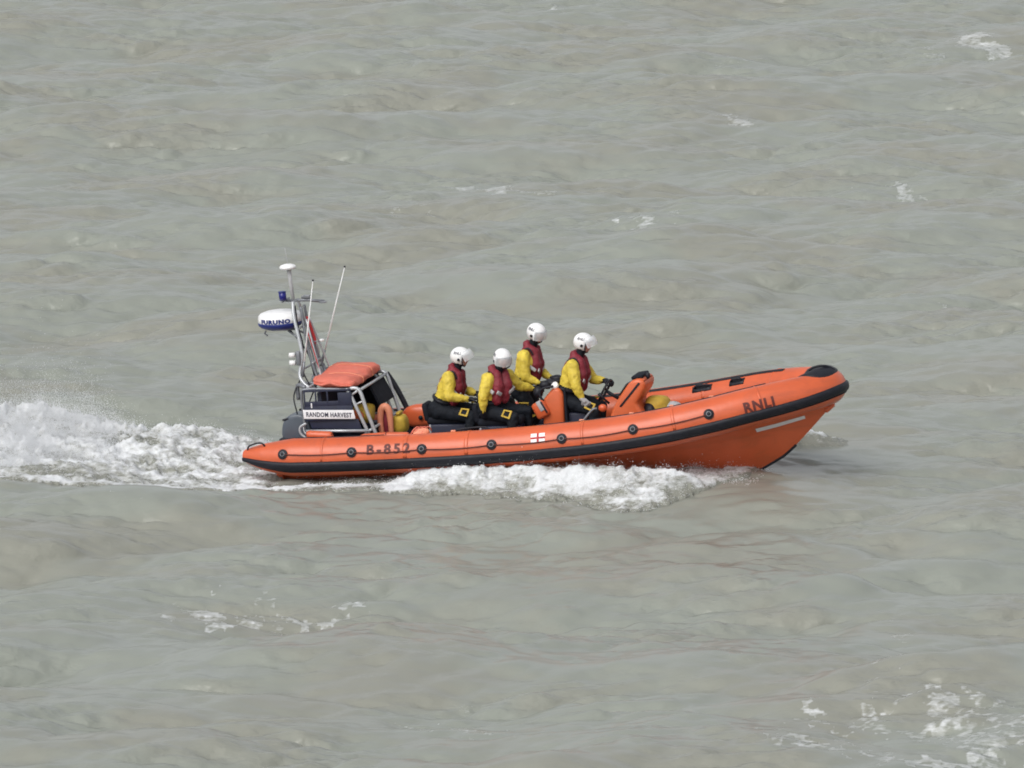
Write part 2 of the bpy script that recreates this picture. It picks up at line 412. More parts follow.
# dark screen between the two frames behind the gear, and the front dodger
obj('rear_bulkhead', prism([(1.0, .46), (1.06, .46), (1.05, 1.14), (.99, 1.14)], -.62, .62, bev=.006), M['navy'], fr)
obj('front_dodger', prism([(1.56, 1.15), (1.60, 1.15), (1.74, .84), (1.70, .84)], -.05, .66, bev=.006), M['blackcloth'], fr)
obj('dodger_edge', sweep([(1.62, .76, 1.17), (1.76, .77, .92), (1.96, .78, .44)], .038, smooth_n=5), M['black'], fr)
obj('side_cloth', prism([(1.14, 1.14), (1.46, 1.14), (1.56, .80), (1.2, .80)], .60, .625, bev=.006), M['blackcloth'], fr)

# self-righting bag folded on the frame : lumpy cloth bundle
bm = bmesh.new(); nu, nv = 30, 30; P = []
random.seed(3)
for k in range(nu+1):
    f = k/nu; y = -.70+1.40*f; row = []
    cxm = 1.255+.03*f; cz = 1.275+.03*f
    e = min(1, 8*f*(1-f)+.35)
    for j in range(nv):
        a = 2*math.pi*j/nv; ca, sa = math.cos(a), math.sin(a)
        rx = .315*(abs(ca)**.55)*(1 if ca > 0 else -1)*(.80+.2*e); rz = .072*(abs(sa)**.6)*(1 if sa > 0 else -1)*e
        wob = .007*math.sin(5.3*f*6.28+3*a)+.010*math.sin(2.7*f*6.28+2*a+1)+.004*math.sin(11*f*6.28-4*a)+.006*math.sin(17*f+5*a)
        z = cz + rz + wob + .035*ca*(1-.2*f) * -1 + (.018*math.sin(9*f+2) if sa > 0 else 0)
        row.append((cxm+rx+wob, y, z))
    P.append(row)
bag = obj('self_righting_bag', grid_bm(P, closed_v=True, caps=True), M['canopy'], boat)
for f in (.30, .66):
    k = int(f*nu); pts = [V(p)+ (V(p)-V((1.27, p[1], 1.29))).normalized()*.006 for p in P[k]]
    obj('lashing', sweep(pts+[pts[0]], .007, seg=6), M['paleorange'], bag)
obj('bag_fold', sweep([(.98, -.70, 1.29), (1.1, -.715, 1.265), (1.22, -.71, 1.285), (1.34, -.715, 1.25), (1.52, -.70, 1.235)], [.008, .02, .024, .02, .008], smooth_n=5), M['canopy'], bag)

# ------------------------------------------------------------------ mast
ms = bpy.data.objects.new('mast', None); C.objects.link(ms); ms.parent = boat
def mrod(pts, r, name='mast_tube', m='alu', sm=5): return rod(pts, r, name, m, ms, sm)
for s in (-1, 1):
    d = .04 if s > 0 else 0
    mrod([(.60, .12*s, 2.36), (.62, .20*s, 2.16), (.68, .26*s, 1.9), (.73+d, .32*s, 1.62), (.70+d, .40*s, 1.34), (.86, .50*s, 1.18)], .024)
    mrod([(.70, .08*s, 2.28), (.73, .12*s, 2.0), (.80, .18*s, 1.6), (.92, .24*s, 1.24)], .020, m='greymetal')
    mrod([(.76, .08*s, 2.10), (.90, .20*s, 1.55), (.98, .26*s, 1.24)], .014)
    mrod([(.80, .5*s, 1.2), (.66, .42*s, 1.22), (.66, .42*s, 1.02)], .030, m='greymetal', sm=4)
for x, z, w in ((.66, 1.98, .24), (.72, 1.66, .32), (.71, 1.42, .38), (.84, 1.5, .22)):
    mrod([(x, -w, z), (x, w, z)], .014, 'mast_rung', sm=0)
mrod([(.68, 0, 2.0), (.80, -.05, 1.62), (.86, -.1, 1.3)], .012, m='greymetal')
mrod([(.46, 0, 2.36), (.78, 0, 2.36), (1.02, 0, 2.33)], .022, 'mast_top_bar', 'greymetal', 0)
mrod([(.46, -.16, 2.37), (.46, .16, 2.37)], .016, 'mast_top_bar', 'greymetal', 0)
for bb in (box((.78, -.02, 2.41), (.10, .03, .05), bev=.008), box((1.0, 0, 2.32), (.10, .05, .025), bev=.006), box((.71, 0, 2.40), (.04, .03, .04))): obj('mast_fitting', bb, M['greymetal'], ms)
for bb in (box((.90, -.25, 1.26), (.14, .08, .10), bev=.02), box((.86, .28, 1.30), (.12, .08, .12), bev=.02), ball((.93, -.1, 1.30), (.06, .05, .05)), box((.80, -.30, 1.22), (.2, .06, .05), bev=.01), cyl((.84, -.2, 1.2), (.95, -.24, 1.34), .018), cyl((.95, .1, 1.2), (.88, .2, 1.42), .016)):
    obj('mast_foot_block', bb, M['greymetal'], ms)
for z in (1.65, 1.54): obj('deck_lamp', cyl((.57, -.40, z), (.65, -.40, z), .035, seg=16), M['white'], ms)
obj('lamp_bracket', box((.69, -.38, 1.60), (.06, .05, .20), bev=.01), M['greymetal'], ms)
obj('mast_lamp', ball((.97, -.1, 1.80), (.035, .03, .018)), M['white'], ms)
obj('lamp_arm', cyl((.80, -.1, 1.78), (.96, -.1, 1.79), .007), M['greymetal'], ms)
obj('red_strap', prism([(.735, 2.13), (.775, 2.12), (.86, 1.80), (.845, 1.72)], -.02, .02, bev=.004), M['red'], ms)
obj('red_strap', sweep([(.78, -.14, 1.95), (.88, -.2, 1.62), (.97, -.25, 1.3)], .008, smooth_n=4, seg=6), M['red'], ms)
dm = obj('satellite_dome', grid_bm([[(.53+r*math.cos(q), r*math.sin(q), z) for q in [2*math.pi*k/24 for k in range(24)]] for r, z in ((.02, 2.80), (.095, 2.805), (.118, 2.822), (.118, 2.84), (.10, 2.86), (.055, 2.876), (.002, 2.88))], closed_v=True), M['white'], ms)
obj('dome_pole', sweep([(.545, 0, 2.80), (.555, 0, 2.6), (.575, 0, 2.36)], [.030, .026, .022], seg=12), M['grey'], ms)
obj('blue_light', cyl((.46, -.12, 2.385), (.455, -.12, 2.495), .052, seg=18), M['lightblue'], ms)
obj('blue_light_cap', cyl((.455, -.12, 2.495), (.455, -.12, 2.51), .054, seg=18), M['blue'], ms)
for (a, b) in (((.75, -.40, 1.40), (1.00, -.40, 2.69)), ((.80, .40, 1.42), (1.24, .40, 2.75))):
    a, b = V(a), V(b); d = (b-a)
    w = obj('whip_antenna', sweep([a, a+d*.5, b], [.012, .010, .005], seg=8), M['white'], ms)
    obj('antenna_tip', ball(b, .015, u=8, v=6), M['black'], w); obj('antenna_base', sweep([a-d*.05, a+d*.12], [.020, .016], seg=10), M['greymetal'], w)
for (p, q) in (((.53, .02, 2.86), (.50, .03, 3.10)),):
    obj('thin_aerial', sweep([p, q], .0035, seg=5), M['grey'], ms)
for pts_ in ([(.62, -.1, 2.3), (.66, -.16, 2.0), (.72, -.2, 1.75), (.70, -.28, 1.45), (.84, -.4, 1.2)], [(.44, .05, 1.98), (.6, 0, 1.8), (.74, -.05, 1.6), (.82, -.1, 1.3)], [(.9, -.3, 1.2), (.84, -.5, 1.0), (.78, -.6, .75), (.8, -.62, .5)], [(.72, -.32, 1.35), (.62, -.5, 1.1), (.66, -.55, .85), (.62, -.45, .7)]):
    obj('cable', sweep(pts_, .010, smooth_n=5, seg=6), M['black'], ms)
# radar dome
rd = bpy.data.objects.new('radar_dome', None); C.objects.link(rd); rd.parent = boat
def lathe(prof, c, n=40): return grid_bm([[(c[0]+r*math.cos(q), c[1]+r*math.sin(q), c[2]+z) for q in [2*math.pi*k/n for k in range(n)]] for r, z in prof], closed_v=True)
rc = (.36, 0, 2.09)
obj('radome_cover', lathe([(.296, -.03), (.311, -.015), (.312, .03), (.303, .075), (.275, .105), (.20, .13), (.10, .14), (.002, .142)], rc), M['white'], rd)
obj('radome_base', lathe([(.002, -.125), (.16, -.125), (.20, -.118), (.275, -.09), (.308, -.06), (.3165, -.03), (.314, -.022), (.300, -.018)], rc), M['blue'], rd)
bm, w = text_mesh('FURUNO', .056, .005, 1.15, cuts=1, xs=1.3)
for v in bm.verts:
    a = (v.co.x-w/2)/.312 - math.pi/2 + .02; v.co = V((rc[0]+.3155*math.cos(a), .3155*math.sin(a), rc[2]-.010+v.co.y))
obj('radar_lettering', bm, M['blue'], rd, smooth=False)
bm = box((.40, 0, 1.955), (.34, .10, .02), bev=.005); sweep([(.17, -.1, 1.96), (.15, -.1, 1.92), (.19, -.1, 1.89)], .012, bm, smooth_n=3); cyl((.5, -.12, 1.95), (.72, -.2, 1.82), .014, bm); cyl((.5, .12, 1.95), (.72, .2, 1.82), .014, bm)
obj('radar_bracket', bm, M['greymetal'], rd)

# ------------------------------------------------------------------ consoles and seats
def seat_pod(x0_, x1_, y, z0_, z1_, m='blackcloth', back=None):
    t = bpy.data.objects.new('jockey_seat', None); C.objects.link(t); t.parent = boat
    obj('seat_pod', prism([(x0_+.03, z0_), (x1_-.03, z0_), (x1_, z1_-.08), (x0_, z1_-.08)], y-.16, y+.16, bev=.03), M['navy'], t)
    obj('seat_cushion', box(((x0_+x1_)/2, y, z1_-.03), (x1_-x0_+.04, .30, .12), bev=.05, seg=4), M[m], t)
    obj('seat_back', box((x0_-.02, y, z1_+.09), (.09, .30, .26), bev=.04, rot=(0, R(-8), 0), seg=3), M['blackcloth'], t)
    obj('pod_label', box((x0_+.035, y-.163, z1_-.14), (.025, .006, .12), bev=.002), M['grey'], t)
    return t
seat_pod(2.42, 3.05, 0, .12, .64)
seat_pod(3.26, 3.86, -.42, .13, .66)
seat_pod(3.50, 4.08, .42, .14, .60)
seat_pod(4.33, 4.72, 0, .17, .74)
# orange locker behind the helm seat
t = bpy.data.objects.new('seat_locker', None); C.objects.link(t); t.parent = boat
obj('locker_body', prism([(4.10, .30), (4.40, .30), (4.43, .92), (4.38, 1.02), (4.28, 1.03), (4.12, .86)], -.26, .20, bev=.04), M['console'], t)
obj('locker_edge', box((4.445, -.03, .68), (.04, .44, .66), bev=.015), M['blackcloth'], t)
obj('grab_rail', sweep([(4.14, -.28, .86), (4.10, -.28, .95), (4.14, -.28, 1.03), (4.30, -.28, 1.06)], .018, smooth_n=4), M['black'], t)
bm = box((4.22, .02, 1.07), (.22, .26, .08), bev=.03); ball((4.14, -.12, 1.06), (.08, .06, .06), bm); ball((4.26, .1, 1.11), (.09, .07, .05), bm); ball((4.06, -.2, .97), (.07, .07, .08), bm)
obj('instrument_pod', bm, M['black'], t)
obj('white_dial', lathe([(.001, .02), (.04, .016), (.055, 0), (.05, -.03)], (0, 0, 0), 20), M['white'], t).matrix_local = Matrix.Translation((4.30, -.20, 1.06)) @ Euler((R(55), R(-25), 0)).to_matrix().to_4x4()
obj('locker_pouch', box((4.10, -.28, .74), (.20, .10, .24), bev=.04, rot=(0, R(-25), 0)), M['orange'], t)
obj('pouch_strap', box((4.11, -.336, .80), (.07, .014, .15), bev=.005, rot=(0, R(-28), 0)), M['grey'], t)
obj('pouch_strap', box((4.16, -.338, .78), (.025, .012, .18), bev=.004, rot=(0, R(-28), 0)), M['black'], t)
# helm console
t = bpy.data.objects.new('helm_console', None); C.objects.link(t); t.parent = boat
obj('console_body', prism([(5.00, .30), (5.08, .62), (5.17, .80), (5.38, 1.07), (5.45, 1.115), (5.56, 1.12), (5.62, 1.06), (5.60, .96), (5.47, .78), (5.56, .62), (5.66, .30)], -.29, .29, bev=.045), M['console'], t)
obj('console_slot', prism([(5.225, .75), (5.25, .735), (5.545, 1.055), (5.52, 1.075)], -.297, -.285, bev=.002), M['black'], t)
obj('console_slot', prism([(5.225, .75), (5.25, .735), (5.545, 1.055), (5.52, 1.075)], .285, .297, bev=.002), M['black'], t)
obj('console_hood', box((5.48, 0, 1.13), (.16, .42, .05), bev=.02, rot=(0, R(-6), 0)), M['blackcloth'], t)
obj('compass', ball((5.62, -.12, 1.14), (.035, .035, .05)), M['black'], t)
obj('instrument_screen', box((5.265, 0, .96), (.02, .40, .20), bev=.005, rot=(0, R(37), 0)), M['screen'], t)
w = obj('steering_wheel', grid_bm([[V((0, (.165+.016*math.cos(b))*math.cos(a), (.165+.016*math.cos(b))*math.sin(a))) + V((.016*math.sin(b), 0, 0)) for b in [k*math.pi/4 for k in range(8)]] for a in [2*math.pi*k/28 for k in range(28)]], closed_u=True, closed_v=True), M['black'], t)
w.matrix_local = Matrix.Translation((4.96, .02, .93)) @ Euler((0, R(30), 0)).to_matrix().to_4x4()
bm = cyl((4.96, .02, .93), (5.16, .02, .80), .024)
for k in range(3):
    a = 2*math.pi*k/3+.5; p = Matrix.Translation((4.96, .02, .93)) @ Euler((0, R(30), 0)).to_matrix().to_4x4() @ V((0, .16*math.cos(a), .16*math.sin(a))); cyl((4.97, .02, .925), p, .011, bm, seg=8)
obj('steering_column', bm, M['black'], t)
obj('throttle_lever', sweep([(5.06, -.20, .78), (4.98, -.24, .88), (4.93, -.24, .93)], [.018, .014, .022], seg=10), M['black'], t)
obj('control_knob', ball((4.98, -.27, .73), (.06, .05, .055)), M['orange'], t)
# foot stirrups / straps beside the helm
obj('foot_rail', sweep([(4.55, -.40, .30), (4.68, -.40, .52), (4.85, -.38, .72), (4.92, -.36, .74)], .018, smooth_n=5), M['greymetal'], t)
# sponson grips between crew and tubes
for x in (3.2, 4.35): obj('inner_grab_rail', sweep([(x-.2, -.95, .52), (x-.15, -.93, .60), (x+.25, -.93, .63), (x+.3, -.95, .56)], .014, smooth_n=4), M['black'], boat)

# ------------------------------------------------------------------ loose kit (things of their own)
def thing(name, label, cat, group=None, loc=(0, 0, 0)):
    e = empty(name, BM @ Matrix.Translation(loc)); tag(e, label, cat, group); return e
def lump(c, s, amp=.12, seed=0, n=3):
    bm = bmesh.new(); bmesh.ops.create_icosphere(bm, subdivisions=4, radius=1); r = random.Random(seed)
    w = [(V((r.uniform(-1, 1), r.uniform(-1, 1), r.uniform(-1, 1))).normalized()*r.uniform(2, 5), r.uniform(0, 6)) for _ in range(9)]
    for v in bm.verts:
        p = v.co.copy(); q = V([abs(k)**.75*(1 if k > 0 else -1) for k in p]); f = 1+amp*sum(math.sin(a.dot(p)+b) for a, b in w)/4
        v.co = V((q.x*s[0]*f, q.y*s[1]*f, q.z*s[2]*f)) + V(c)
    return bm
t = thing('kit_bag', 'yellow bag with black end stowed just ahead of the orange helm console', 'bag', loc=(5.78, .1, .33))
obj('bag_body', lump((-.10, 0, .34), (.17, .2, .15), seed=1), M['yellowbag'], t)
obj('bag_end', lump((-.18, -.12, .27), (.10, .13, .15), seed=2), M['black'], t)
t = thing('folded_tarpaulin', 'rumpled pale grey and orange bundle in the bow ahead of the yellow bag', 'bundle', loc=(5.95, .05, .36))
obj('grey_cloth', lump((-.04, 0, .22), (.13, .2, .13), seed=5, amp=.2), M['grey'], t)
obj('orange_cloth', lump((-.22, -.18, .16), (.15, .12, .13), seed=6), M['console'], t)
t = thing('horseshoe_lifebuoy', 'pale orange horseshoe lifebuoy standing upright behind the grey frame legs', 'lifebuoy', loc=(1.84, -.20, .34))
pts = [(-.075, 0, .10), (-.085, 0, .30), (-.06, 0, .46), (.0, 0, .50), (.05, 0, .44), (.06, 0, .28), (.06, 0, .10)]
obj('buoy_ring', sweep(pts, [.035, .042, .05, .055, .05, .042, .035], smooth_n=5, seg=12), M['paleorange'], t)
obj('buoy_cover', box((-.01, .03, .28), (.12, .03, .34), bev=.01), M['maroon'], t)
t = thing('dry_bag', 'round yellow dry bag beside the pale orange lifebuoy', 'bag', loc=(1.98, 0, .34))
obj('bag_body', lump((.0, 0, .22), (.12, .15, .15), seed=8), M['yellowbag'], t)
obj('roll_closure', box((0, 0, .38), (.06, .2, .04), bev=.015), M['yellowbag'], t)
t = thing('fuel_bag', 'yellow rectangular bag strapped inside the grey stern frame', 'bag', loc=(1.48, -.1, .34))
obj('bag_body', lump((0, 0, .40), (.17, .22, .13), seed=9), M['yellowbag'], t)
obj('bag_strap', box((0, -.225, .40), (.03, .012, .24), bev=.004), M['black'], t)
t = thing('orange_pack', 'small orange pack tucked inside the stern frame under the name panel', 'bag', loc=(1.35, -.3, .5))
obj('pack_body', lump((.06, 0, .25), (.14, .12, .08), seed=11), M['console'], t)
obj('pack_strap', box((.06, -.125, .25), (.02, .012, .14), bev=.004), M['black'], t)
t = thing('fender', 'red orange fender lying on the collar under the name panel', 'fender', loc=(1.08, -.86, .55))
obj('fender_body', sweep([(-.20, 0, .04), (-.17, 0, .04), (.12, 0, .02), (.16, 0, .02)], [.03, .062, .062, .03], smooth_n=4, seg=16), M['orange'], t)
obj('fender_rope', sweep([(-.2, 0, .04), (-.26, .05, .08), (-.28, .1, .16)], .008, smooth_n=3, seg=6), M['grey'], t)
t = thing('stowed_float', 'bulky red orange float cover with a dark hole lying against the far tube', 'float', loc=(2.15, .62, .3))
obj('float_body', lump((0, 0, .27), (.30, .14, .16), seed=12, amp=.06), M['orange'], t)
obj('float_valve', cyl((.0, -.15, .26), (.0, -.165, .26), .032, seg=16), M['black'], t)
t = thing('coiled_hose', 'dull orange roll resting on the inner edge of the near tube', 'roll', loc=(2.0, -.86, .42))
obj('roll_body', sweep([(-.36, 0, .10), (-.30, 0, .105), (.0, .0, .115), (.30, 0, .11), (.34, 0, .11)], [.03, .055, .058, .055, .03], smooth_n=4, seg=14), M['orange'], t)
obj('roll_tie', sweep([(.02+0, .062*math.cos(a), .113+.062*math.sin(a)) for a in [k*math.pi/8 for k in range(17)]], .006, seg=6), M['black'], t)
t = thing('rope_bundle', 'crumpled pale orange and white throw line on the near tube behind the rear crew member', 'rope', loc=(2.55, -.98, .55))
obj('line_bundle', lump((0, 0, .05), (.13, .08, .06), seed=14, amp=.25), M['paleorange'], t)
bm = bmesh.new()
for k in range(4): sweep([(-.13+.05*k, -.07, .03), (-.08+.05*k, -.04, .10), (-.04+.05*k, .03, .115), (-.02+.05*k, .08, .05)], .011, bm, seg=6, smooth_n=3)
obj('line_coils', bm, M['canopy'], t)

# ------------------------------------------------------------------ crew
def capsule(bm, a, b, ra, rb, seg=16):
    a, b = V(a), V(b); d = (b-a); L_ = d.length
    if L_ < 1e-4: return ball(a, ra, bm)
    t = d/L_; nn = t.cross(V((0, 0, 1)) if abs(t.z) < .9 else V((1, 0, 0))).normalized(); bb = t.cross(nn); rows = []
    prof = [(-math.cos(u)*ra, math.sin(u)*ra, 0) for u in [k*math.pi/12 for k in range(1, 7)]] + [(L_-math.cos(u)*rb, math.sin(u)*rb, 1) for u in [k*math.pi/12 for k in range(6, 12)]]
    for s, r, _ in prof:
        rows.append([a + t*s + (nn*math.cos(q)+bb*math.sin(q))*r for q in [2*math.pi*j/seg for j in range(seg)]])
    return grid_bm(rows, closed_v=True, bm=bm, caps=True)
def build_prims(prims):
    bm = bmesh.new()
    for a, b, ra, rb, m in prims: capsule(bm, a, b, ra, rb)
    return bm
def paint(me, prims, mats):
    """material of each face = material of the closest primitive"""
    n = len(me.polygons); c = np.empty(n*3); me.polygons.foreach_get('center', c); c = c.reshape(-1, 3); best = np.full(n, 9.); mi = np.zeros(n, int)
    for a, b, ra, rb, m in prims:
        if m is None: continue
        a_, b_ = np.array(a, float), np.array(b, float); ab = b_-a_; q = ab.dot(ab)+1e-9; t = np.clip((c-a_)@ab/q, 0, 1)
        d = np.linalg.norm(c-(a_+t[:, None]*ab), axis=1)-(ra+(rb-ra)*t)
        k = d < best; best[k] = d[k]; mi[k] = mats.index(m)
    me.polygons.foreach_set('material_index', mi.astype(np.int32))
def hand_prims(wr, ha, palm, m, sc=1.0, curl=1.0):
    """glove: palm and five curled fingers. palm = direction palm faces"""
    wr, ha = V(wr), V(ha); d = (ha-wr).normalized(); palm = V(palm); n = (palm - d*palm.dot(d)).normalized(); l = d.cross(n)
    P = [(wr-d*.02, wr+d*.035, .034*sc, .032*sc, m)]
    for k in (-1.5, -.5, .5, 1.5): P.append((wr+d*.03+l*k*.014*sc, wr+d*.098+l*k*.021*sc, .017*sc, .014*sc, m))
    for k, ln in ((-1.5, .9), (-.5, 1.05), (.5, 1.0), (1.5, .78)):
        p = wr+d*.098+l*k*.021*sc
        for seg_l, ang, r in ((.040, 35, .0105), (.028, 85, .0100), (.022, 135, .0092)):
            a = R(ang*curl); q = p + (d*math.cos(a)+n*math.sin(a))*seg_l*ln*sc; P.append((p, q, r*sc, r*.95*sc, m)); p = q
    p = wr+d*.035-l*.03*sc
    for seg_l, (u, v_, w_), r in ((.042, (.6, .45, -.65), .014), (.032, (.65, .7, -.1), .012), (.024, (.45, .8, .35), .0105)):
        q = p + (d*u+n*v_+l*w_).normalized()*seg_l*sc; P.append((p, q, r*sc, r*.95*sc, m)); p = q
    return P
def person(label, J, facing=0.0, lean=0.0, nod=0.0, visor='up', group='crew riding in the rescue boat', bare=None, patch_legs=('R', 'L')):
    J = {k: V(v) for k, v in J.items()}; base = V((J['pel'].x, J['pel'].y, min(J['anR'].z, J['anL'].z)-.08))
    J = {k: v-base for k, v in J.items()}
    p = empty('person', BM @ Matrix.Translation(base)); tag(p, label, 'person', group)
    lat = (J['shL']-J['shR']); lat.z = 0; lat.normalize(); up = (J['neck']-J['pel']).normalized(); fwd = lat.cross(up).normalized()
    if fwd.x < 0 and abs(facing) < 1: fwd = -fwd
    Y, T, SK, BT = 'yellow', 'trouser', 'skin', 'boot'
    pel, neck = J['pel'], J['neck']; mid = pel.lerp(neck, .35); ch = pel.lerp(neck, .68); P = []
    for s in (-1, 0, 1):
        P.append((pel+lat*.075*s, mid+lat*.065*s, .135, .125, T if s else T)); P.append((mid+lat*.065*s, ch+lat*.085*s, .128, .138, Y))
    P.append((J['shR'].lerp(J['shL'], .12)-up*.02, J['shL'].lerp(J['shR'], .12)-up*.02, .088, .088, Y))
    P.append((ch, neck, .12, .07, Y)); P.append((neck-up*.03, J['head']-up*.075, .066, .062, T))
    P.append((pel+fwd*-.03-lat*.07, pel+fwd*-.03+lat*.07, .135, .135, T))
    for s in 'RL':
        sh, el, wr, ha = J['sh'+s], J['el'+s], J['wr'+s], J['ha'+s]
        P += [(sh, sh.lerp(el, .5), .094, .084, Y), (sh.lerp(el, .5), el, .084, .070, Y), (el, el.lerp(wr, .55), .070, .060, Y), (el.lerp(wr, .55), wr, .060, .042, Y)]
        P.append((el.lerp(wr, .95), wr+(wr-el).normalized()*.03, .034, .030, 'trouser'))
        hip = pel + lat*(.10 if s == 'L' else -.10); kn, an = J['kn'+s], J['an'+s]; an_ = an
        P += [(hip, hip.lerp(kn, .5), .112, .098, T), (hip.lerp(kn, .5), kn, .098, .075, T), (kn, kn.lerp(an, .45), .075, .070, T), (kn.lerp(an, .45), an, .070, .052, T)]
        ff = V((fwd.x, fwd.y, 0)).normalized()
        P += [(an, an+V((0, 0, -.04)), .056, .052, BT), (an+V((0, 0, -.045))-ff*.03, an+V((0, 0, -.05))+ff*.13, .048, .040, BT)]
    # head with a face
    H = J['head']; F = (Euler((0, nod, facing)).to_matrix() @ V((1, 0, 0))).normalized(); L_ = V((0, 0, 1)).cross(F).normalized(); U = F.cross(L_).normalized()
    P += [(H+U*.015-F*.02, H+U*.01+F*.012, .093, .086, SK), (H-U*.05+F*.025, H-U*.075+F*.05, .062, .040, SK), (H+F*.088+U*.0, H+F*.104-U*.028, .010, .015, SK),
          (H+F*.085-U*.058-L_*.016, H+F*.085-U*.058+L_*.016, .0125, .0125, 'lip'), (H-L_*.088-F*.005+U*.01, H-L_*.088-F*.005-U*.02, .018, .014, SK), (H+L_*.088-F*.005+U*.01, H+L_*.088-F*.005-U*.02, .018, .014, SK),
          (H+F*.080+U*.028-L_*.045, H+F*.088+U*.03+L_*.0, .014, .014, SK), (H+F*.080+U*.028+L_*.045, H+F*.088+U*.03-L_*.0, .014, .014, SK)]
    for s in (-1, 1): P.append((H+F*.084+U*.008+L_*.032*s, H+F*.0845+U*.008+L_*.036*s, .0125, .0125, 'eye'))
    for s in 'RL':
        m = 'skin' if bare == s else 'trouser'
    mats = ['yellow', 'trouser', 'skin', 'boot', 'lip', 'eye']
    me = remesh(build_prims(P), .0125, 4); paint(me, P, mats)
    body = obj('body', me, [M[k] for k in mats], p)
    # cloth folds
    tx = bpy.data.textures.new('folds', 'CLOUDS'); tx.noise_scale = .075; dmod = body.modifiers.new('folds', 'DISPLACE'); dmod.texture = tx; dmod.strength = .032; dmod.mid_level = .5
    vg = body.vertex_groups.new(name='cloth'); hd = [i for i, v in enumerate(me.vertices) if (v.co-H).length > .16]; vg.add(hd, 1.0, 'REPLACE'); dmod.vertex_group = 'cloth'
    for s in 'RL':
        wr, ha = J['wr'+s], J['ha'+s]; el = J['el'+s]
        palm = V((0, 0, -1)) if abs((ha-wr).normalized().z) < .7 else V((0, 1 if s == 'R' else -1, 0))
        hp = hand_prims(wr+(wr-el).normalized()*.015, wr+(ha-wr).normalized()*.1+(wr-el).normalized()*.015, palm, 'black', 1.12)
        obj('glove' if bare != s else 'hand', remesh(build_prims(hp), .0052, 2), M['black'] if bare != s else M['grey'], p)
    # lifejacket
    LJ = []; f0 = fwd
    for s in (-1, 1):
        a = neck - up*.02 + lat*.075*s + f0*.07; b = ch + lat*.085*s + f0*.135; c = mid + lat*.075*s + f0*.15 - up*.01
        LJ += [(a, b, .062, .084, 'maroon'), (b, c, .088, .070, 'maroon'), (neck+lat*.085*s-f0*.03-up*.01, a, .052, .058, 'maroon'),
               (ch+lat*.07*s-f0*.10, mid+lat*.06*s-f0*.085, .055, .045, 'maroon'), (neck+lat*.075*s-f0*.045-up*.02, ch+lat*.07*s-f0*.10, .05, .055, 'maroon'),
               (ch+lat*.09*s-up*.10+f0*.08, ch+lat*.125*s-up*.12, .065, .045, 'maroon'), (ch+lat*.125*s-up*.12, ch+lat*.08*s-f0*.10-up*.10, .045, .04, 'maroon')]
    LJ.append((neck-lat*.06-f0*.055+up*.035, neck+lat*.06-f0*.055+up*.035, .055, .055, 'maroon'))
    for s in (-1, 1): LJ.append((neck+lat*.075*s-f0*.04+up*.03, neck+lat*.06*s+f0*.05+up*.0, .045, .045, 'maroon'))
    lj = obj('lifejacket', remesh(build_prims(LJ), .013, 5), M['maroon'], p)
    dm_ = lj.modifiers.new('folds', 'DISPLACE'); dm_.texture = tx; dm_.strength = .030; dm_.mid_level = .5
    sg = 1
    for s in (-1, 1):
        c = ch+lat*(.115*s)+f0*.212-up*.07
        mt = Matrix((fwd.to_4d(), lat.to_4d(), up.to_4d(), (0, 0, 0, 1))).transposed(); mt[3] = (0, 0, 0, 1); mt.translation = c
        for k in range(3): mt[k][3] = c[k]
        b = box((0, 0, 0), (.02, .10, .05), bev=.006); b.transform(mt @ Matrix.Rotation(.5*s, 4, 'X')); obj('reflective_tab', b, M['grey'], lj)
        b = box((-.09, .088*s, -.0), (.12, .024, .045), bev=.006); b.transform(mt @ Matrix.Rotation(.35, 4, 'Y')); obj('reflective_tab', b, M['grey'], lj)
        # shoulder strap and belt
        st = [neck+lat*.15*s-up*.06+f0*.085, neck+lat*.155*s+up*.012, neck+lat*.15*s-up*.06-f0*.09]
        obj('shoulder_strap', sweep(st, .013, smooth_n=5, seg=8), M['black'], lj)
    bl = [mid + (fwd*math.cos(a)*.15 + lat*math.sin(a)*.215) - up*.05 for a in [k*math.pi/14 for k in range(29)]]
    obj('belt', sweep(bl, .021, seg=8), M['black'], lj)
    # knee patches
    for s in 'RL':
        hip = pel + lat*(.10 if s == 'L' else -.10); kn = J['kn'+s]; d = (kn-hip).normalized(); o_ = (-lat if s == 'R' else lat); o_ = (o_ - d*o_.dot(d)).normalized(); u_ = d.cross(o_)
        if u_.z < 0: u_ = -u_
        c = hip.lerp(kn, .86); rows = []
        o2 = (o_*.8+u_*.6).normalized(); u2 = (u_*.8-o_*.6).normalized()
        for hw, off in ((.062, .082), (.062, .096), (.040, .100), (.040, .084)):
            rows.append([c + (d*x+u2*y)*hw + o2*off for x, y in ((-1.15, -.8), (1.15, -1), (1.0, 1), (-1.15, .9))])
        obj('knee_patch', grid_bm(rows, closed_v=True), M['yellowbag'], p, smooth=False)
    # helmet : shell with face opening
    hl = Matrix((F.to_4d(), L_.to_4d(), U.to_4d(), (0, 0, 0, 1))).transposed()
    for k in range(3): hl[k][3] = H[k]; hl[3][k] = 0
    hl[3][3] = 1
    bm = bmesh.new(); nu, nv = 48, 30; rows = []
    for i in range(nv+1):
        th = math.pi*i/nv*.80; row = []
        for j in range(nu):
            ph = 2*math.pi*j/nu; x, y, z = math.sin(th)*math.cos(ph), math.sin(th)*math.sin(ph), math.cos(th)
            row.append((x*.142-.008, y*.124, z*.132+.020))
        rows.append(row)
    grid_bm(rows, closed_v=True, bm=bm)
    dele = [f for f in bm.faces if (lambda c: c.x > .050 and c.z < .052) (f.calc_center_median()) or (lambda c: c.x < -.0 and c.z < -.075)(f.calc_center_median())]
    bmesh.ops.delete(bm, geom=dele, context='FACES')
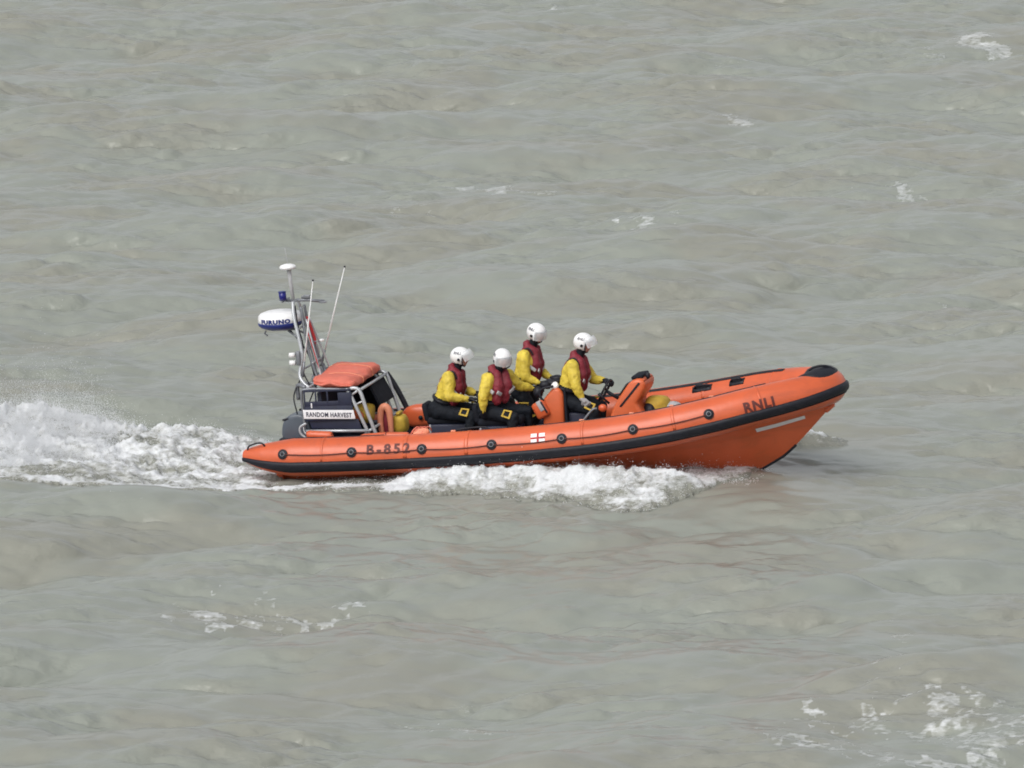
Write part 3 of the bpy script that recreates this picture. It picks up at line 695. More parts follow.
    bmesh.ops.remove_doubles(bm, verts=bm.verts, dist=.0005)
    bmesh.ops.recalc_face_normals(bm, faces=bm.faces)
    ret = bmesh.ops.solidify(bm, geom=bm.faces[:], thickness=.012)
    bm.transform(hl); he = obj('helmet', bm, M['white'], p)
    for s in (-1, 1):
        b = cyl((.0, .120*s, -.012), (.0, .132*s, -.012), .020, seg=16); b.transform(hl); obj('ear_port', b, M['black'], he)
        bmt, w = text_mesh('RNLI', .036, .0012, 1.0, cuts=1)
        for v in bmt.verts:
            a = (v.co.x-w/2)/.13; zz = .062+v.co.y; rr = math.sqrt(max(.01, 1-((zz-.02)/.134)**2)); a2 = -math.pi/2+a-.15 if s < 0 else math.pi/2+a+.15
            v.co = V((.1455*rr*math.cos(a2)-.008, .1275*rr*math.sin(a2), zz))
        bmt.transform(hl); obj('helmet_lettering', bmt, M['ink'], he, smooth=False)
    b = sweep([(.048, -.108, -.05), (.052, -.112, .01), (.056, -.098, .045), (.115, -.055, .056), (.128, 0, .058), (.115, .055, .056), (.056, .098, .045), (.052, .112, .01), (.048, .108, -.05)], .0075, smooth_n=5, seg=6); b.transform(hl); obj('helmet_rim', b, M['black'], he)
    b = sweep([(.045, -.115, -.03), (.055, -.075, -.10), (.06, 0, -.118), (.055, .075, -.10), (.045, .115, -.03)], .009, smooth_n=5, seg=6); b.transform(hl); obj('chin_strap', b, M['black'], he)
    rows = []
    for i in range(9):
        th = R(-26+52*i/8) if visor == 'down' else R(-24+48*i/8); row = []
        for j in range(17):
            ph = R(-75+150*j/16)
            if visor == 'down': row.append((.160*math.cos(th)*math.cos(ph)-.008, .140*math.cos(th)*math.sin(ph), .150*math.sin(th)-.0))
            else:
                x, y, z = .168*math.cos(th)*math.cos(ph), .145*math.cos(th)*math.sin(ph), .165*math.sin(th); a = R(36); row.append((x*math.cos(a)-z*math.sin(a)+.028, y, x*math.sin(a)+z*math.cos(a)-.005))
        rows.append(row)
    b = grid_bm(rows); bmesh.ops.solidify(b, geom=b.faces[:], thickness=.003); b.transform(hl); obj('visor', b, M['clear'], he)
    return p

person('rearmost seated person with clear visor raised and forearm held level', dict(
    head=(2.93, 0, 1.465), neck=(2.84, 0, 1.285), shR=(2.78, -.19, 1.22), shL=(2.78, .19, 1.22), elR=(2.80, -.30, .97), elL=(2.82, .30, .97), wrR=(3.05, -.22, .91), wrL=(3.07, .16, .93),
    haR=(3.15, -.16, .91), haL=(3.17, .1, .93), pel=(2.57, 0, .74), knR=(3.10, -.28, .68), knL=(3.10, .28, .68), anR=(3.02, -.34, .27), anL=(3.02, .34, .27)), nod=R(6), visor='up')
person('seated person on the near side, one arm straight down, the other reaching forward', dict(
    head=(3.65, -.44, 1.49), neck=(3.55, -.40, 1.32), shR=(3.45, -.58, 1.235), shL=(3.65, -.24, 1.235), elR=(3.40, -.70, 1.02), wrR=(3.38, -.68, .82), haR=(3.39, -.64, .74),
    elL=(3.77, -.12, 1.06), wrL=(3.93, 0, 1.0), haL=(4.0, .05, 1.0), pel=(3.42, -.42, .78), knR=(3.80, -.66, .70), knL=(3.90, -.22, .72), anR=(3.72, -.74, .28), anL=(3.84, -.16, .28)), facing=R(-55), nod=R(12), visor='down')
person('tallest person standing on the far side with arms bent behind the orange seat locker', dict(
    head=(3.94, .40, 1.70), neck=(3.84, .40, 1.51), shR=(3.78, .20, 1.42), shL=(3.78, .60, 1.41), elR=(3.80, .12, 1.14), elL=(3.86, .66, 1.14), wrR=(3.98, .16, 1.04), wrL=(4.06, .50, 1.06),
    haR=(4.07, .18, 1.04), haL=(4.15, .44, 1.06), pel=(3.66, .40, .92), knR=(3.86, .24, .56), knL=(3.86, .60, .56), anR=(3.74, .22, .28), anL=(3.74, .62, .28)), facing=R(-22), nod=R(14), visor='down')
person('person steering at the orange console with visor raised and a hand on the wheel', dict(
    head=(4.71, 0, 1.60), neck=(4.61, 0, 1.41), shR=(4.57, -.19, 1.32), shL=(4.60, .19, 1.31), elR=(4.63, -.29, 1.05), elL=(4.74, .27, 1.05), wrR=(4.70, -.28, .88), wrL=(4.90, .20, 1.04),
    haR=(4.76, -.26, .80), haL=(5.0, .16, 1.04), pel=(4.40, 0, .84), knR=(4.86, -.20, .68), knL=(4.86, .20, .68), anR=(4.76, -.24, .30), anL=(4.76, .24, .30)), nod=R(12), visor='up', bare='R')

# ------------------------------------------------------------------ sea
def field(n, beta, seed, aniso=1.0, lo=0, hi=1e9):
    r = np.random.default_rng(seed); k = np.fft.fftfreq(n)*n; KX, KY = np.meshgrid(k, k, indexing='ij'); K = np.sqrt((KX*aniso)**2+KY**2); K[0, 0] = 1
    a = K**(-beta)*((K > lo) & (K < hi)); a[0, 0] = 0
    f = np.fft.ifft2(a*np.exp(2j*np.pi*r.random((n, n)))).real; return f/f.std()
def samp(f, u, v):     # bilinear periodic, u,v in 0..1 tiles
    n = f.shape[0]; a = (u % 1)*n; b = (v % 1)*n; i = a.astype(int) % n; j = b.astype(int) % n; p = a-np.floor(a); q = b-np.floor(b); i2 = (i+1) % n; j2 = (j+1) % n
    return f[i, j]*(1-p)*(1-q)+f[i2, j]*p*(1-q)+f[i, j2]*(1-p)*q+f[i2, j2]*p*q
NT, LT = 1024, 96.
def spectrum(sd=5):
    r = np.random.default_rng(sd); k = 2*np.pi*np.fft.fftfreq(NT, LT/NT); KX, KY = np.meshgrid(k, k, indexing='ij'); K = np.sqrt(KX**2+KY**2); K[0, 0] = 1e-6
    wd = R(-82); ct = (KX*math.cos(wd)+KY*math.sin(wd))/K
    kp = 2*np.pi/6.5
    A = K**-4.1*np.exp(-.9*(kp/K)**2)*(np.where(ct > 0, .10+.90*np.abs(ct)**4, .06*np.abs(ct)**2+.02))
    A[0, 0] = 0; A = np.sqrt(A); h = A*(r.normal(size=A.shape)+1j*r.normal(size=A.shape))
    z = np.fft.ifft2(h).real; s = 1/z.std()
    dx = np.fft.ifft2(1j*KX/K*h).real*s; dy = np.fft.ifft2(1j*KY/K*h).real*s; return z*s, dx, dy
WH, WX, WY = spectrum()
AMP = .12
SW = [(12.5, R(-97), .075, .4), (8.2, R(-70), .035, 2.1), (19, R(-84), .09, 1.0)]
def waves(X, Y):
    u, v = X/LT+.37, Y/LT+.21; z = AMP*samp(WH, u, v); dx = -AMP*.85*samp(WX, u, v); dy = -AMP*.85*samp(WY, u, v)
    for lam, d, a, ph in SW:
        k = 2*np.pi/lam; z = z + a*np.sin(k*(X*math.cos(d)+Y*math.sin(d))+ph+.6*np.sin(X*.17+ph))
    return z, dx, dy
def ripples(sd=9, n=1024, L_=18.):
    r = np.random.default_rng(sd); k = 2*np.pi*np.fft.fftfreq(n, L_/n); KX, KY = np.meshgrid(k, k, indexing='ij'); K = np.sqrt(KX**2+KY**2); K[0, 0] = 1e-6
    wd = R(-80); ct = (KX*math.cos(wd)+KY*math.sin(wd))/K
    A = K**-1.9*np.exp(-(2*np.pi/.9/K)**2)*np.exp(-(K/(2*np.pi/.20))**4)*(.08+.92*np.abs(ct)**3); A[0, 0] = 0
    h = A*(r.normal(size=A.shape)+1j*r.normal(size=A.shape)); z = np.fft.ifft2(h).real; s = 1/z.std(); return z*s, np.fft.ifft2(1j*KY/K*h).real*s
RZ, RY = ripples()
def sm(a, b, x): t = np.clip((x-a)/(b-a), 0, 1); return t*t*(3-2*t)
cyw, syw = math.cos(YAW), math.sin(YAW)
def toboat(X, Y): rx, ry = X-X0, Y-Y0; return cyw*rx-syw*ry, syw*rx+cyw*ry
def near_calm(X, Y):       # natural waves damped next to the boat so that it sits in the water as seen
    xl, yl = toboat(X, Y); return 1-.8*np.exp(-(np.maximum(0, np.abs(xl-3.8)-4.2)/1.6)**2-(np.maximum(0, np.abs(yl)-1.6)/1.3)**2)
def hump(X, Y):            # water the boat rides on
    xl, yl = toboat(X, Y)
    prof = np.interp(xl, [-9, -3, -.3, .6, 2.0, 3.6, 5.5, 7.0, 8.0, 9.5, 12], [.02, .05, -.04, .0, .08, .15, .24, .28, .22, .08, 0])
    return prof*np.exp(-(np.maximum(0, np.abs(yl)-1.3)/1.5)**2)
def base_sea(X, Y):
    z, dx, dy = waves(X, Y); c = near_calm(X, Y); z = z*c + hump(X, Y); return z, dx*c, dy*c
FA = field(512, 1.0, 21, 1.0, 2, 200); FB = field(512, 1.35, 22, 1.0, 1, 200); FC = field(512, 1.4, 23, 1, 6, 120); FS = field(512, 2.1, 24, 1, 2, 90); FT = field(512, 1.9, 25, 1, 3, 100)
def outer(xl): return np.interp(xl, [-9, -6, -3, 0, 1.35, 2.7, 3.6, 4.83, 5.74, 6.1, 6.6, 7.1], [-5.9, -5.0, -3.65, -2.3, -1.98, -2.05, -2.1, -2.35, -2.68, -2.4, -1.5, -.6])
def foam_fields(X, Y):
    xl, yl = toboat(X, Y); n1 = samp(FB, X/7+.1, Y/7+.3); n2 = samp(FA, X/3.1+.5, Y/3.1)
    o = outer(xl)+.13*n1; edge = yl-o                                   # >0 inside
    # near side wash and near wake edge
    side = sm(-.02, .14, edge)*sm(7.2, 6.9, xl)
    inner_gap = sm(.2, .7, xl)*sm(2.5, 2.0, xl)*sm(.20, .42, edge)        # dark gap beside the stern quarter
    side = side*(1-.85*inner_gap)*(yl < .3)
    s = -xl+.3
    wk = sm(-.1, .5, s)*sm(2.05+.30*np.maximum(s, 0), 1.75+.22*np.maximum(s, 0), yl+.2*n1)*sm(-.02, .14, edge)
    side_fade = np.where(xl < 0, 1-.35*sm(.5, 1.2, edge)*sm(2.0, 1.2, edge), 1)
    m = np.maximum(np.where(yl < .3, side*side_fade, 0), wk)
    far = sm(6.9, 6.3, xl)*sm(2.4, 1.9, yl+.1*n1)*sm(.8, 1.1, yl)*.8     # wash thrown on the far side
    fb = np.exp(-((X-4.05)/.6)**2-((Y-1.7-.1*n1)/.4)**2)*1.3
    return np.clip(np.maximum(np.maximum(m, far), fb), 0, 1), xl, yl, s, edge
def wake_height(X, Y):
    m, xl, yl, s, edge = foam_fields(X, Y)
    hw = sm(-.2, .8, s)*np.exp(-((yl-.1)/(1.25+.08*np.maximum(s, 0)))**2)*np.interp(s, [0, 1, 2.5, 4, 7], [.06, .12, .20, .30, .30])
    hw = hw + sm(.3, 1.2, s)*np.exp(-((yl-1.3-.12*s)/.45)**2)*np.interp(s, [0, 1.5, 3, 5], [.0, .10, .22, .26])
    hs = sm(2.0, 3.0, xl)*sm(6.9, 6.0, xl)*np.exp(-((yl+1.42)/.33)**2)*.23 + sm(4.2, 5.2, xl)*sm(6.6, 6.0, xl)*np.exp(-((yl+2.0)/.35)**2)*.08
    hs = hs + sm(.05, .2, edge)*np.exp(-(edge-.2)**2/.03)*.05
    hs = hs + .16*np.exp(-((X-4.0)/.5)**2-((Y-1.6)/.35)**2)
    bil = np.clip(np.abs(samp(FS, X/2.4, Y/3.2)), 0, 2); bil2 = np.clip(np.abs(samp(FT, X/1.7+.2, Y/2.2)), 0, 2); fine = samp(FC, X/1.7, Y/1.7)
    turb = (.10*(1-bil)+.06*(1-bil2))*(.3+.7*np.clip(hw*3+hs*.5, 0, 1)) + .006*fine
    E = .12+.88*sm(.0, .75, edge); hs = hs*sm(.05, .6, edge); turb = turb*E
    return m, hw+hs, turb, xl, yl, s, edge
def axis(fine_lo, fine_hi, d, far, g=1.13):
    a = list(np.arange(fine_lo, fine_hi, d)); x = a[-1]; st = d
    while x < far: st *= g; x += st; a.append(x)
    x = a[0]; st = d; lo = []
    while x > -far: st *= g; x -= st; lo.append(x)
    return np.array(lo[::-1]+a)
def mesh_grid(name, X, Y, Z, keep=None, attrs=None):
    nx_, ny_ = X.shape; co = np.stack([X, Y, Z], -1).reshape(-1, 3); i, j = np.meshgrid(np.arange(nx_-1), np.arange(ny_-1), indexing='ij')
    q = np.stack([i*ny_+j, (i+1)*ny_+j, (i+1)*ny_+j+1, i*ny_+j+1], -1).reshape(-1, 4)
    if keep is not None:
        k = keep[:-1, :-1] | keep[1:, 1:]; q = q[k.reshape(-1)]
        used = np.zeros(len(co), bool); used[q.reshape(-1)] = True; mp = np.cumsum(used)-1; co = co[used]; q = mp[q]
        attrs = {a: v.reshape(-1)[used] for a, v in (attrs or {}).items()}
    return raw_mesh(name, co, q, 4, attrs)
def raw_mesh(name, co, q, k, attrs=None, smooth=True):
    me = bpy.data.meshes.new(name); me.vertices.add(len(co)); me.vertices.foreach_set('co', co.astype(np.float32).reshape(-1))
    me.loops.add(q.size); me.loops.foreach_set('vertex_index', q.astype(np.int32).reshape(-1)); me.polygons.add(len(q)); me.polygons.foreach_set('loop_start', np.arange(0, q.size, k, dtype=np.int32))
    me.update(calc_edges=True)
    for a, v in (attrs or {}).items(): me.attributes.new(a, 'FLOAT', 'POINT').data.foreach_set('value', v.astype(np.float32).reshape(-1))
    if smooth: me.polygons.foreach_set('use_smooth', np.ones(len(q), bool))
    return me
xs = axis(-12, 12, .048, 3500); ys = axis(-20, 56, .06, 4000)
X, Y = np.meshgrid(xs, ys, indexing='ij'); cell = np.maximum(np.gradient(xs)[:, None], np.gradient(ys)[None, :])
Z, DX, DY = base_sea(X, Y); fade = np.exp(-(cell/1.2)**2); Z = Z*fade
RIP = np.clip(.46+.30*samp(FB, X/23+.15, Y/16+.6)+.42*samp(FT, X/19, Y/11)+1.7*np.gradient(Z, axis=1)/np.gradient(ys)[None, :], .12, 1.7)
fr_ = np.exp(-(cell/.09)**2); Z = Z+.027*RIP*samp(RZ, X/18, Y/18)*fr_; DY = DY-.030*RIP*samp(RY, X/18, Y/18)*fr_
m, xl, yl, s_, ed = foam_fields(X, Y)
inside = (xl > .45) & (xl < 7.3) & (np.abs(yl) < 1.1); Zin = np.minimum(Z, xl*math.sin(TRIM)-.02-.25*(xl > 5.0)*0); Z = np.where(inside, Zin, Z)
Z = Z - .10*sm(.3, .8, m)*(~inside)
# drifting foam: (x, y, half length, half width, strength)
ST = [(-3.6, -8.4, .8, .6, .9), (-2.3, -8.0, .9, .5, .9), (-4.6, -7.3, .5, .5, .52), (-.99, -15.3, .8, .5, .7), (-.3, -14.2, .7, .6, .5), (3.95, -15.6, .8, .35, .95), (4.5, -16.1, .4, .35, .7), (5.1, -15.5, .7, .4, .85),
      (5.7, -15.4, .5, .5, .6), (4.2, -17.4, 1.5, .6, .95), (3.3, -16.6, .8, .4, .7), (5.0, -14.2, .7, .5, .6), (6.2, -16.2, .6, .5, .75), (-.4, -15.9, .6, .4, .7), (5.6, -16.7, .9, .9, .7), (6.1, -17.6, .9, .8, .8), (5.37, -12.2, .32, .4, .75), (5.9, -12.6, .4, .5, .5), (2.31, 22.4, .5, .6, .74), (-1.6, 24.6, .8, .5, .56), (4.08, 35.2, .4, 1.0, .72), (6.7, 28.0, .7, .45, .74), (9.3, 46, .6, 1.0, .75),
      (8.3, 45, .4, 1.4, .6), (-.56, 28, .7, .9, .85), (.3, 27.4, 1.0, .5, .68), (-1.1, 29.5, .5, .8, .5), (1.07, 51, .4, 1.2, .72), (4.2, 44.5, 1.7, 1.5, .5), (7.2, 15, 1.0, .5, .6), (-6.5, 12.5, 1.2, .5, .5), (5.6, 9.5, 1.2, .5, .5), (4.74, -13.7, .5, .5, .4), (1.55, -14.3, 1.1, .9, .42), (.1, -9.5, .9, .7, .5), (-1.9, -12.0, .9, .6, .45), (2.6, -12.5, .9, .7, .5), (-4.4, -13.2, 1.0, .6, .42), (3.2, -8.4, .9, .6, .48), (5.2, -9.4, .9, .8, .55), (-.5, -16.2, 1.2, .5, .5), (1.0, -17.3, 1.2, .5, .45), (-6.2, -14.8, .8, .5, .42), (5.6, -5.5, .8, .6, .45), (-1.6, -5.2, 1.4, .25, .42), (-5.2, -2.9, 1.5, .35, .5), (2.4, -5.9, 1.0, .4, .42), (2.2, -10.8, .6, .5, .35), (-5.67, -17.3, .4, .4, .3),
      (1.4, -7.6, .8, .4, .35), (4.6, -9.2, .9, .7, .38), (-5.6, -8.9, .9, .3, .4), (-3.0, -15.2, .9, .5, .38), (5.0, -5, .6, .35, .38), (-2.2, -14.5, .5, .4, .42), (-4.6, -4.2, .8, .3, .38), (6.3, -13.6, .6, .7, .5)]
W1 = samp(FB, X/11, Y/17+.3); W2 = samp(FB, X/9+.4, Y/15+.8); A = np.zeros_like(X)
for (a, b, hl_, hw_, st) in ST:
    kx, ky = (1.3, .55) if b < -3 else (1, .8)
    A = np.maximum(A, st*np.exp(-(((X-a+.28*W1)/(hl_*kx))**2+((Y-b+.45*W2+.25*(X-a))/(hw_*ky))**2)))
# crest foam specks: steep convergent crests
conv = -(np.gradient(DX, axis=0)/np.gradient(xs)[:, None]+np.gradient(DY, axis=1)/np.gradient(ys)[None, :])*-1
A = np.maximum(A, .36*sm(.42, .75, -conv)*fade); A = np.maximum(A, .24*sm(.8, 1.6, samp(FB, X/21+.7, Y/34+.1))*fade)
halo = sm(.02, .5, m)*.6; A = np.maximum(A, halo)
mm, hh, tt, *_ = wake_height(X, Y)
edge2 = np.exp(-np.maximum(0, -ed)/.35)*(xl < 6.8)*(yl < .3); A = np.maximum(A, .42*edge2*fade)
print('sea verts', X.size, 'z', Z.min(), Z.max())
sea_me = mesh_grid('sea', X+DX*fade, Y+DY*fade, Z, attrs={'foam': np.minimum(A, .62), 'rip': RIP, 'brown_tint': np.clip(.15+.55*samp(FT, X/26+.2, Y/17)+.25*RIP, 0, 1)+.9*np.exp(-((X-3.8)/1.5)**2-((Y+2.6)/1.3)**2)})  # sea colour turns browner with ripple strength, broad noise and beside the near bow

def water_mat():
    m, nt, b = new_mat('murky_green_grey_sea'); L = nt.links.new
    tc = N(nt, 'ShaderNodeTexCoord'); at = N(nt, 'ShaderNodeAttribute', attribute_name='foam'); si = N(nt, 'ShaderNodeAttribute', attribute_name='brown_tint')
    def noise(sc, stretch, detail=6, rough=.6, dist=0., kind='FBM'):
        mp = N(nt, 'ShaderNodeMapping'); mp.inputs['Scale'].default_value = stretch; L(tc.outputs['Object'], mp.inputs['Vector'])
        n = N(nt, 'ShaderNodeTexNoise', Scale=sc, Detail=detail, Roughness=rough, Distortion=dist, noise_type=kind); L(mp.outputs[0], n.inputs['Vector']); return n
    cr = N(nt, 'ShaderNodeValToRGB'); L(si.outputs['Fac'], cr.inputs['Fac'])
    cr.color_ramp.elements[0].color = (.256, .274, .240, 1); cr.color_ramp.elements[1].color = (.254, .258, .220, 1)
    lace = noise(5.0, (.38, 1.0, 1), 10, .78, .7)
    lace2 = noise(17, (.45, 1.0, 1), 5, .7, .4); lm = N(nt, 'ShaderNodeMix', data_type='FLOAT'); lm.inputs[0].default_value = .42; L(lace.outputs['Fac'], lm.inputs[2]); L(lace2.outputs['Fac'], lm.inputs[3])
    add = N(nt, 'ShaderNodeMath', operation='ADD'); L(at.outputs['Fac'], add.inputs[0]); L(lm.outputs[0], add.inputs[1])
    mr = N(nt, 'ShaderNodeMapRange', interpolation_type='SMOOTHSTEP'); mr.inputs['From Min'].default_value = 1.0; mr.inputs['From Max'].default_value = 1.32; L(add.outputs[0], mr.inputs['Value'])
    mx = N(nt, 'ShaderNodeMix', data_type='RGBA'); L(mr.outputs[0], mx.inputs[0]); L(cr.outputs['Color'], mx.inputs[6]); mx.inputs[7].default_value = (.74, .76, .78, 1); L(mx.outputs[2], b.inputs['Base Color'])
    rr = N(nt, 'ShaderNodeMapRange'); rr.inputs['To Min'].default_value = .25; rr.inputs['To Max'].default_value = .85; L(mr.outputs[0], rr.inputs['Value']); L(rr.outputs[0], b.inputs['Roughness'])
    b.inputs['IOR'].default_value = 1.33
    # ripples
    n1 = noise(2.2, (.7, 1.1, 1), 2, .5, .4); n2 = noise(6.5, (.7, 1.0, 1), 2, .5, .2)
    b1 = N(nt, 'ShaderNodeBump', Distance=.03); L(n1.outputs['Fac'], b1.inputs['Height'])
    ri = N(nt, 'ShaderNodeAttribute', attribute_name='rip'); b2 = N(nt, 'ShaderNodeBump', Distance=.022); L(ri.outputs['Fac'], b2.inputs['Strength']); L(ri.outputs['Fac'], b1.inputs['Strength']); L(n2.outputs['Fac'], b2.inputs['Height']); L(b1.outputs[0], b2.inputs['Normal'])
    fb = noise(14, (1, 1, 1), 6, .7); b3 = N(nt, 'ShaderNodeBump', Distance=.03); L(mr.outputs[0], b3.inputs['Strength']); L(fb.outputs['Fac'], b3.inputs['Height']); L(b2.outputs[0], b3.inputs['Normal'])
    L(b3.outputs[0], b.inputs['Normal']); return m
WM = water_mat()
tag(obj('sea', sea_me, WM), 'choppy murky green grey sea with brownish streaks and drifting foam', 'sea', kind='structure')

# churned white water
def foam_mat():
    m, nt, b = new_mat('white_water'); L = nt.links.new; tc = N(nt, 'ShaderNodeTexCoord'); at = N(nt, 'ShaderNodeAttribute', attribute_name='froth')
    def noise(sc, st, d=8, r=.65, di=.6):
        mp = N(nt, 'ShaderNodeMapping'); mp.inputs['Scale'].default_value = st; L(tc.outputs['Object'], mp.inputs['Vector'])
        n = N(nt, 'ShaderNodeTexNoise', Scale=sc, Detail=d, Roughness=r, Distortion=di); L(mp.outputs[0], n.inputs['Vector']); return n
    n = noise(3.0, (.6, .9, 1.6)); n_ = noise(13, (.5, 1, 1.6), 6, .7, .5); lm = N(nt, 'ShaderNodeMix', data_type='FLOAT'); lm.inputs[0].default_value = .45; L(n.outputs['Fac'], lm.inputs[2]); L(n_.outputs['Fac'], lm.inputs[3])
    mu = N(nt, 'ShaderNodeMath', operation='MULTIPLY_ADD'); L(lm.outputs[0], mu.inputs[0]); mu.inputs[1].default_value = 2.2; mu.inputs[2].default_value = -.62
    add = N(nt, 'ShaderNodeMath', operation='ADD'); L(at.outputs['Fac'], add.inputs[0]); L(mu.outputs[0], add.inputs[1])
    mr = N(nt, 'ShaderNodeMapRange', interpolation_type='SMOOTHSTEP'); mr.inputs['From Min'].default_value = .78; mr.inputs['From Max'].default_value = 1.34; L(add.outputs[0], mr.inputs['Value'])
    mx = N(nt, 'ShaderNodeMix', data_type='RGBA'); L(mr.outputs[0], mx.inputs[0]); mx.inputs[6].default_value = (.265, .27, .23, 1); mx.inputs[7].default_value = (.74, .76, .775, 1); L(mx.outputs[2], b.inputs['Base Color'])
    rr = N(nt, 'ShaderNodeMapRange'); rr.inputs['To Min'].default_value = .18; rr.inputs['To Max'].default_value = .8; L(mr.outputs[0], rr.inputs['Value']); L(rr.outputs[0], b.inputs['Roughness'])
    f = noise(16, (1, 1, 1), 6, .7, .4); bp = N(nt, 'ShaderNodeBump', Strength=.9, Distance=.04); L(f.outputs['Fac'], bp.inputs['Height']); L(bp.outputs[0], b.inputs['Normal']); return m
FM = foam_mat()
xs2 = np.arange(-12.5, 5.0, .026); ys2 = np.arange(-5.5, 6.5, .03); X, Y = np.meshgrid(xs2, ys2, indexing='ij')
zb, dx, dy = base_sea(X, Y); m, h, turb, xl, yl, s_, ed = wake_height(X, Y)
inside = (xl > .45) & (xl < 7.0) & (np.abs(yl) < 1.0)
rise = sm(0, .6, m)
Zf = zb + (h+turb)*rise - .07*(1-rise) + .02*rise; Zf = np.where(inside, np.minimum(Zf, xl*math.sin(TRIM)-.0), Zf)
collar_clip = (xl > -.1) & (xl < 2.3) & (np.abs(yl) < 1.45); Zf = np.where(collar_clip, np.minimum(Zf, .08+xl*math.sin(TRIM)), Zf)
dens = m*.36 + .32*m*sm(-.02, .55, ed+.12*samp(FT, X/2.3, Y/4)) + .12*np.clip(h*3, 0, 1) + .12*samp(FB, X/6.2, Y/3.2) + 1.6*turb - .07 - .10*sm(.2, 1.5, s_) - .08*sm(6.0, 6.7, xl)*(np.abs(yl)<2.5) + .4*np.exp(-((X-4.0)/.6)**2-((Y-1.6)/.5)**2) + .42*np.exp(-((ed-.32)/.28)**2)*sm(3.2, 2.2, xl)*sm(-4.5, -1, xl)
keep = (m > .06)
tag(obj('wake_foam', mesh_grid('wake_foam', X+.9*dx, Y+.9*dy, Zf, keep, {'froth': dens}), FM), 'churned white water trailing behind the stern and thrown along the near side of the hull', 'wake', kind='stuff')

# flying spray : droplets
def droplets(name, P, r, label):
    n = len(P); base = np.array([[1, 1, 1], [1, -1, -1], [-1, 1, -1], [-1, -1, 1]])*.62; tri = np.array([[0, 1, 2], [0, 3, 1], [0, 2, 3], [1, 3, 2]])
    a = rng.random(n)*6.28; c, s = np.cos(a), np.sin(a); b = np.repeat(base[None], n, 0); x = b[..., 0]*c[:, None]-b[..., 1]*s[:, None]; y = b[..., 0]*s[:, None]+b[..., 1]*c[:, None]
    co = np.stack([x, y, b[..., 2]], -1)*r[:, None, None]+P[:, None, :]; q = (np.arange(n)*4)[:, None, None]+tri[None]
    o = obj(name, raw_mesh(name, co.reshape(-1, 3), q.reshape(-1, 3), 3, smooth=True), M['drop']); tag(o, label, 'spray', kind='stuff'); return o
M['drop'] = mat('white_spray', (.88, .90, .92), .6, .02, 4, 0)
def surf(x, y):
    zb, _, _ = base_sea(x, y); m, h, t, xl, yl, s, e = wake_height(x, y); return zb+(h+t)*sm(0, .6, m), m, xl, yl, s, e
FD = field(256, 1.1, 31)
def gen(n, xr, yr, hscale, dens_fn, rmin, rmax, power=1.0):
    x = rng.uniform(*xr, n); y = rng.uniform(*yr, n); z, m, xl, yl, s, e = surf(x, y); e1 = rng.exponential(1, n)
    cl = samp(FD, x/2.2, y/2.2); hs = hscale(xl, yl, s)*(.25+.75*sm(-1, 1.6, cl)); hz = e1*hs
    p = dens_fn(m, xl, yl, s, e)*sm(-1.2, 1.2, samp(FD, x/1.1+hz*.5+.3, y/1.1+hz*.9))
    k = rng.random(n) < p; r = (rmin+(rmax-rmin)*rng.random(n)**3)
    return np.stack([x, y, z+hz], -1)[k], r[k]
# rooster tail and wake spray
Pw, rw = gen(1000000, (-10, -3.2), (-1.6, 4.2), lambda xl, yl, s: np.interp(s, [0, 1, 2.4, 3.4, 5], [.03, .05, .07, .17, .26])*np.exp(-((yl-.9)/1.5)**2)+.01,
             lambda m, xl, yl, s, e: m*np.interp(s, [0, .5, 2, 4, 6], [.06, .15, .18, .5, .6]), .0015, .0065)
Pm, rm = gen(1300000, (-10, -5.4), (.2, 3.6), lambda xl, yl, s: np.interp(s, [1.6, 2.4, 3.2, 5], [.02, .09, .19, .27])+0*yl,
             lambda m, xl, yl, s, e: np.interp(s, [1.6, 2.6, 3.6], [0, .3, .9])*(.2+.8*m), (.0016), .0060)
Pw = np.concatenate([Pw, Pm]); rw = np.concatenate([rw, rm])
droplets('wake_spray', Pw, rw, 'fine white spray thrown up above the wake at the left edge behind the boat')
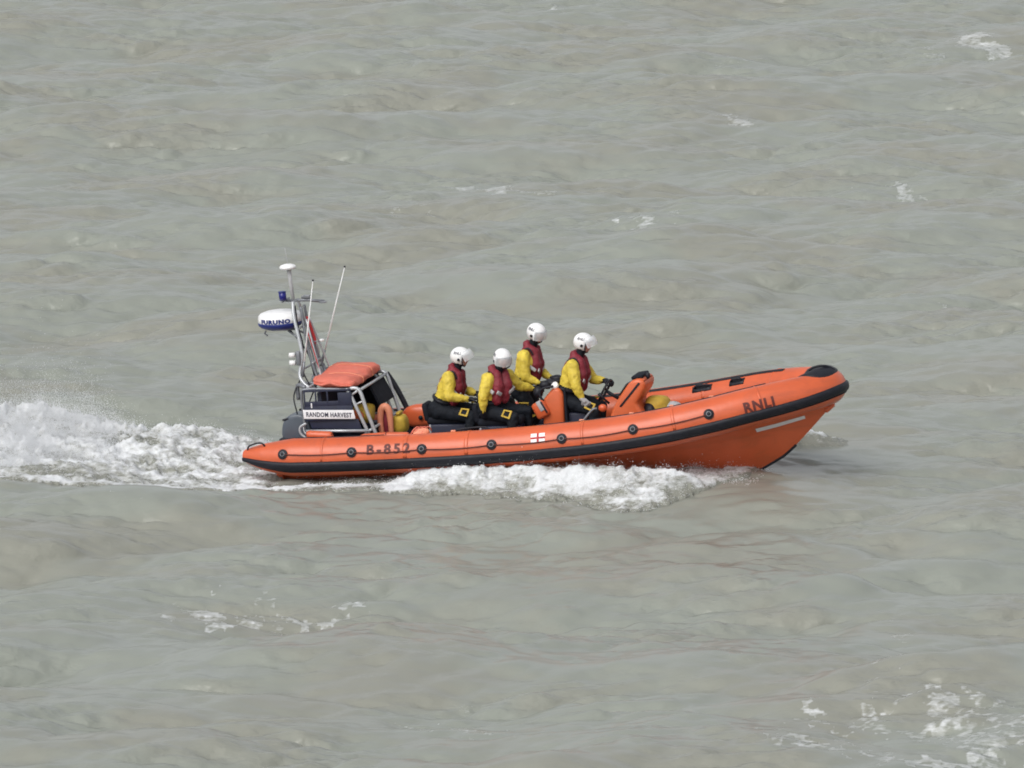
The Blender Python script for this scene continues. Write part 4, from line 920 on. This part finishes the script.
Pb, rb = gen(500000, (-3, 3.9), (-3.6, 1.4), lambda xl, yl, s: (.04*sm(1.5, 3, xl)+.012)*np.exp(-((yl+1.5)/.5)**2)+.006+.05*sm(5.8, 6.4, xl)*np.exp(-((yl+.5)/.5)**2),
             lambda m, xl, yl, s, e: np.where((xl > 5.9) & (xl < 7.25) & (yl < .15) & (yl > -1.15), np.maximum(m, .25), m)*(((xl > .3) & (yl < -.9)) | ((xl > 5.9) & (xl < 7.25) & (yl < .15) & (yl > -1.15)))*.5, .002, .0085)
droplets('hull_spray', Pb, rb, 'white droplets splashing up along the near side of the orange hull')
print('drops', len(Pw), len(Pb))

# ------------------------------------------------------------------ light, camera
w = bpy.data.worlds.new('World'); S.world = w; w.use_nodes = True; nt = w.node_tree; bg = nt.nodes['Background']
sky = nt.nodes.new('ShaderNodeTexSky'); sky.sky_type = 'NISHITA'; sky.sun_disc = False
SEL, SROT = R(48), R(215)
sky.sun_elevation = SEL; sky.sun_rotation = SROT; sky.air_density = 1.0; sky.dust_density = 4.0; sky.ozone_density = 1.0
hs = nt.nodes.new('ShaderNodeHueSaturation'); hs.inputs['Saturation'].default_value = .22
nt.links.new(sky.outputs[0], hs.inputs['Color']); nt.links.new(hs.outputs[0], bg.inputs['Color']); bg.inputs['Strength'].default_value = .15
sl = bpy.data.lights.new('sun', 'SUN'); sl.energy = .7; sl.angle = R(45); sl.color = (1, .97, .93); so = bpy.data.objects.new('sun', sl); C.objects.link(so)
sd = V((math.sin(SROT)*math.cos(SEL), math.cos(SROT)*math.cos(SEL), math.sin(SEL))); so.rotation_euler = sd.to_track_quat('Z', 'Y').to_euler(); so.location = (0, 0, 30)
cam = bpy.data.cameras.new('camera'); co = bpy.data.objects.new('camera', cam); C.objects.link(co)
D, PT, zc = 110, R(10), 1.37
co.location = (0, -D*math.cos(PT), zc+D*math.sin(PT)); co.rotation_euler = (R(90)-PT, 0, 0); cam.sensor_width = 36; cam.lens = 7920/1024*36; cam.clip_start = 1; cam.clip_end = 12000
S.camera = co
S.view_settings.view_transform = 'Standard'; S.view_settings.look = 'None'; S.view_settings.gamma = 1; S.view_settings.use_curve_mapping = False; S.view_settings.exposure = 0.2

S.cycles.filter_width = 1.8
S.cycles.use_denoising = True
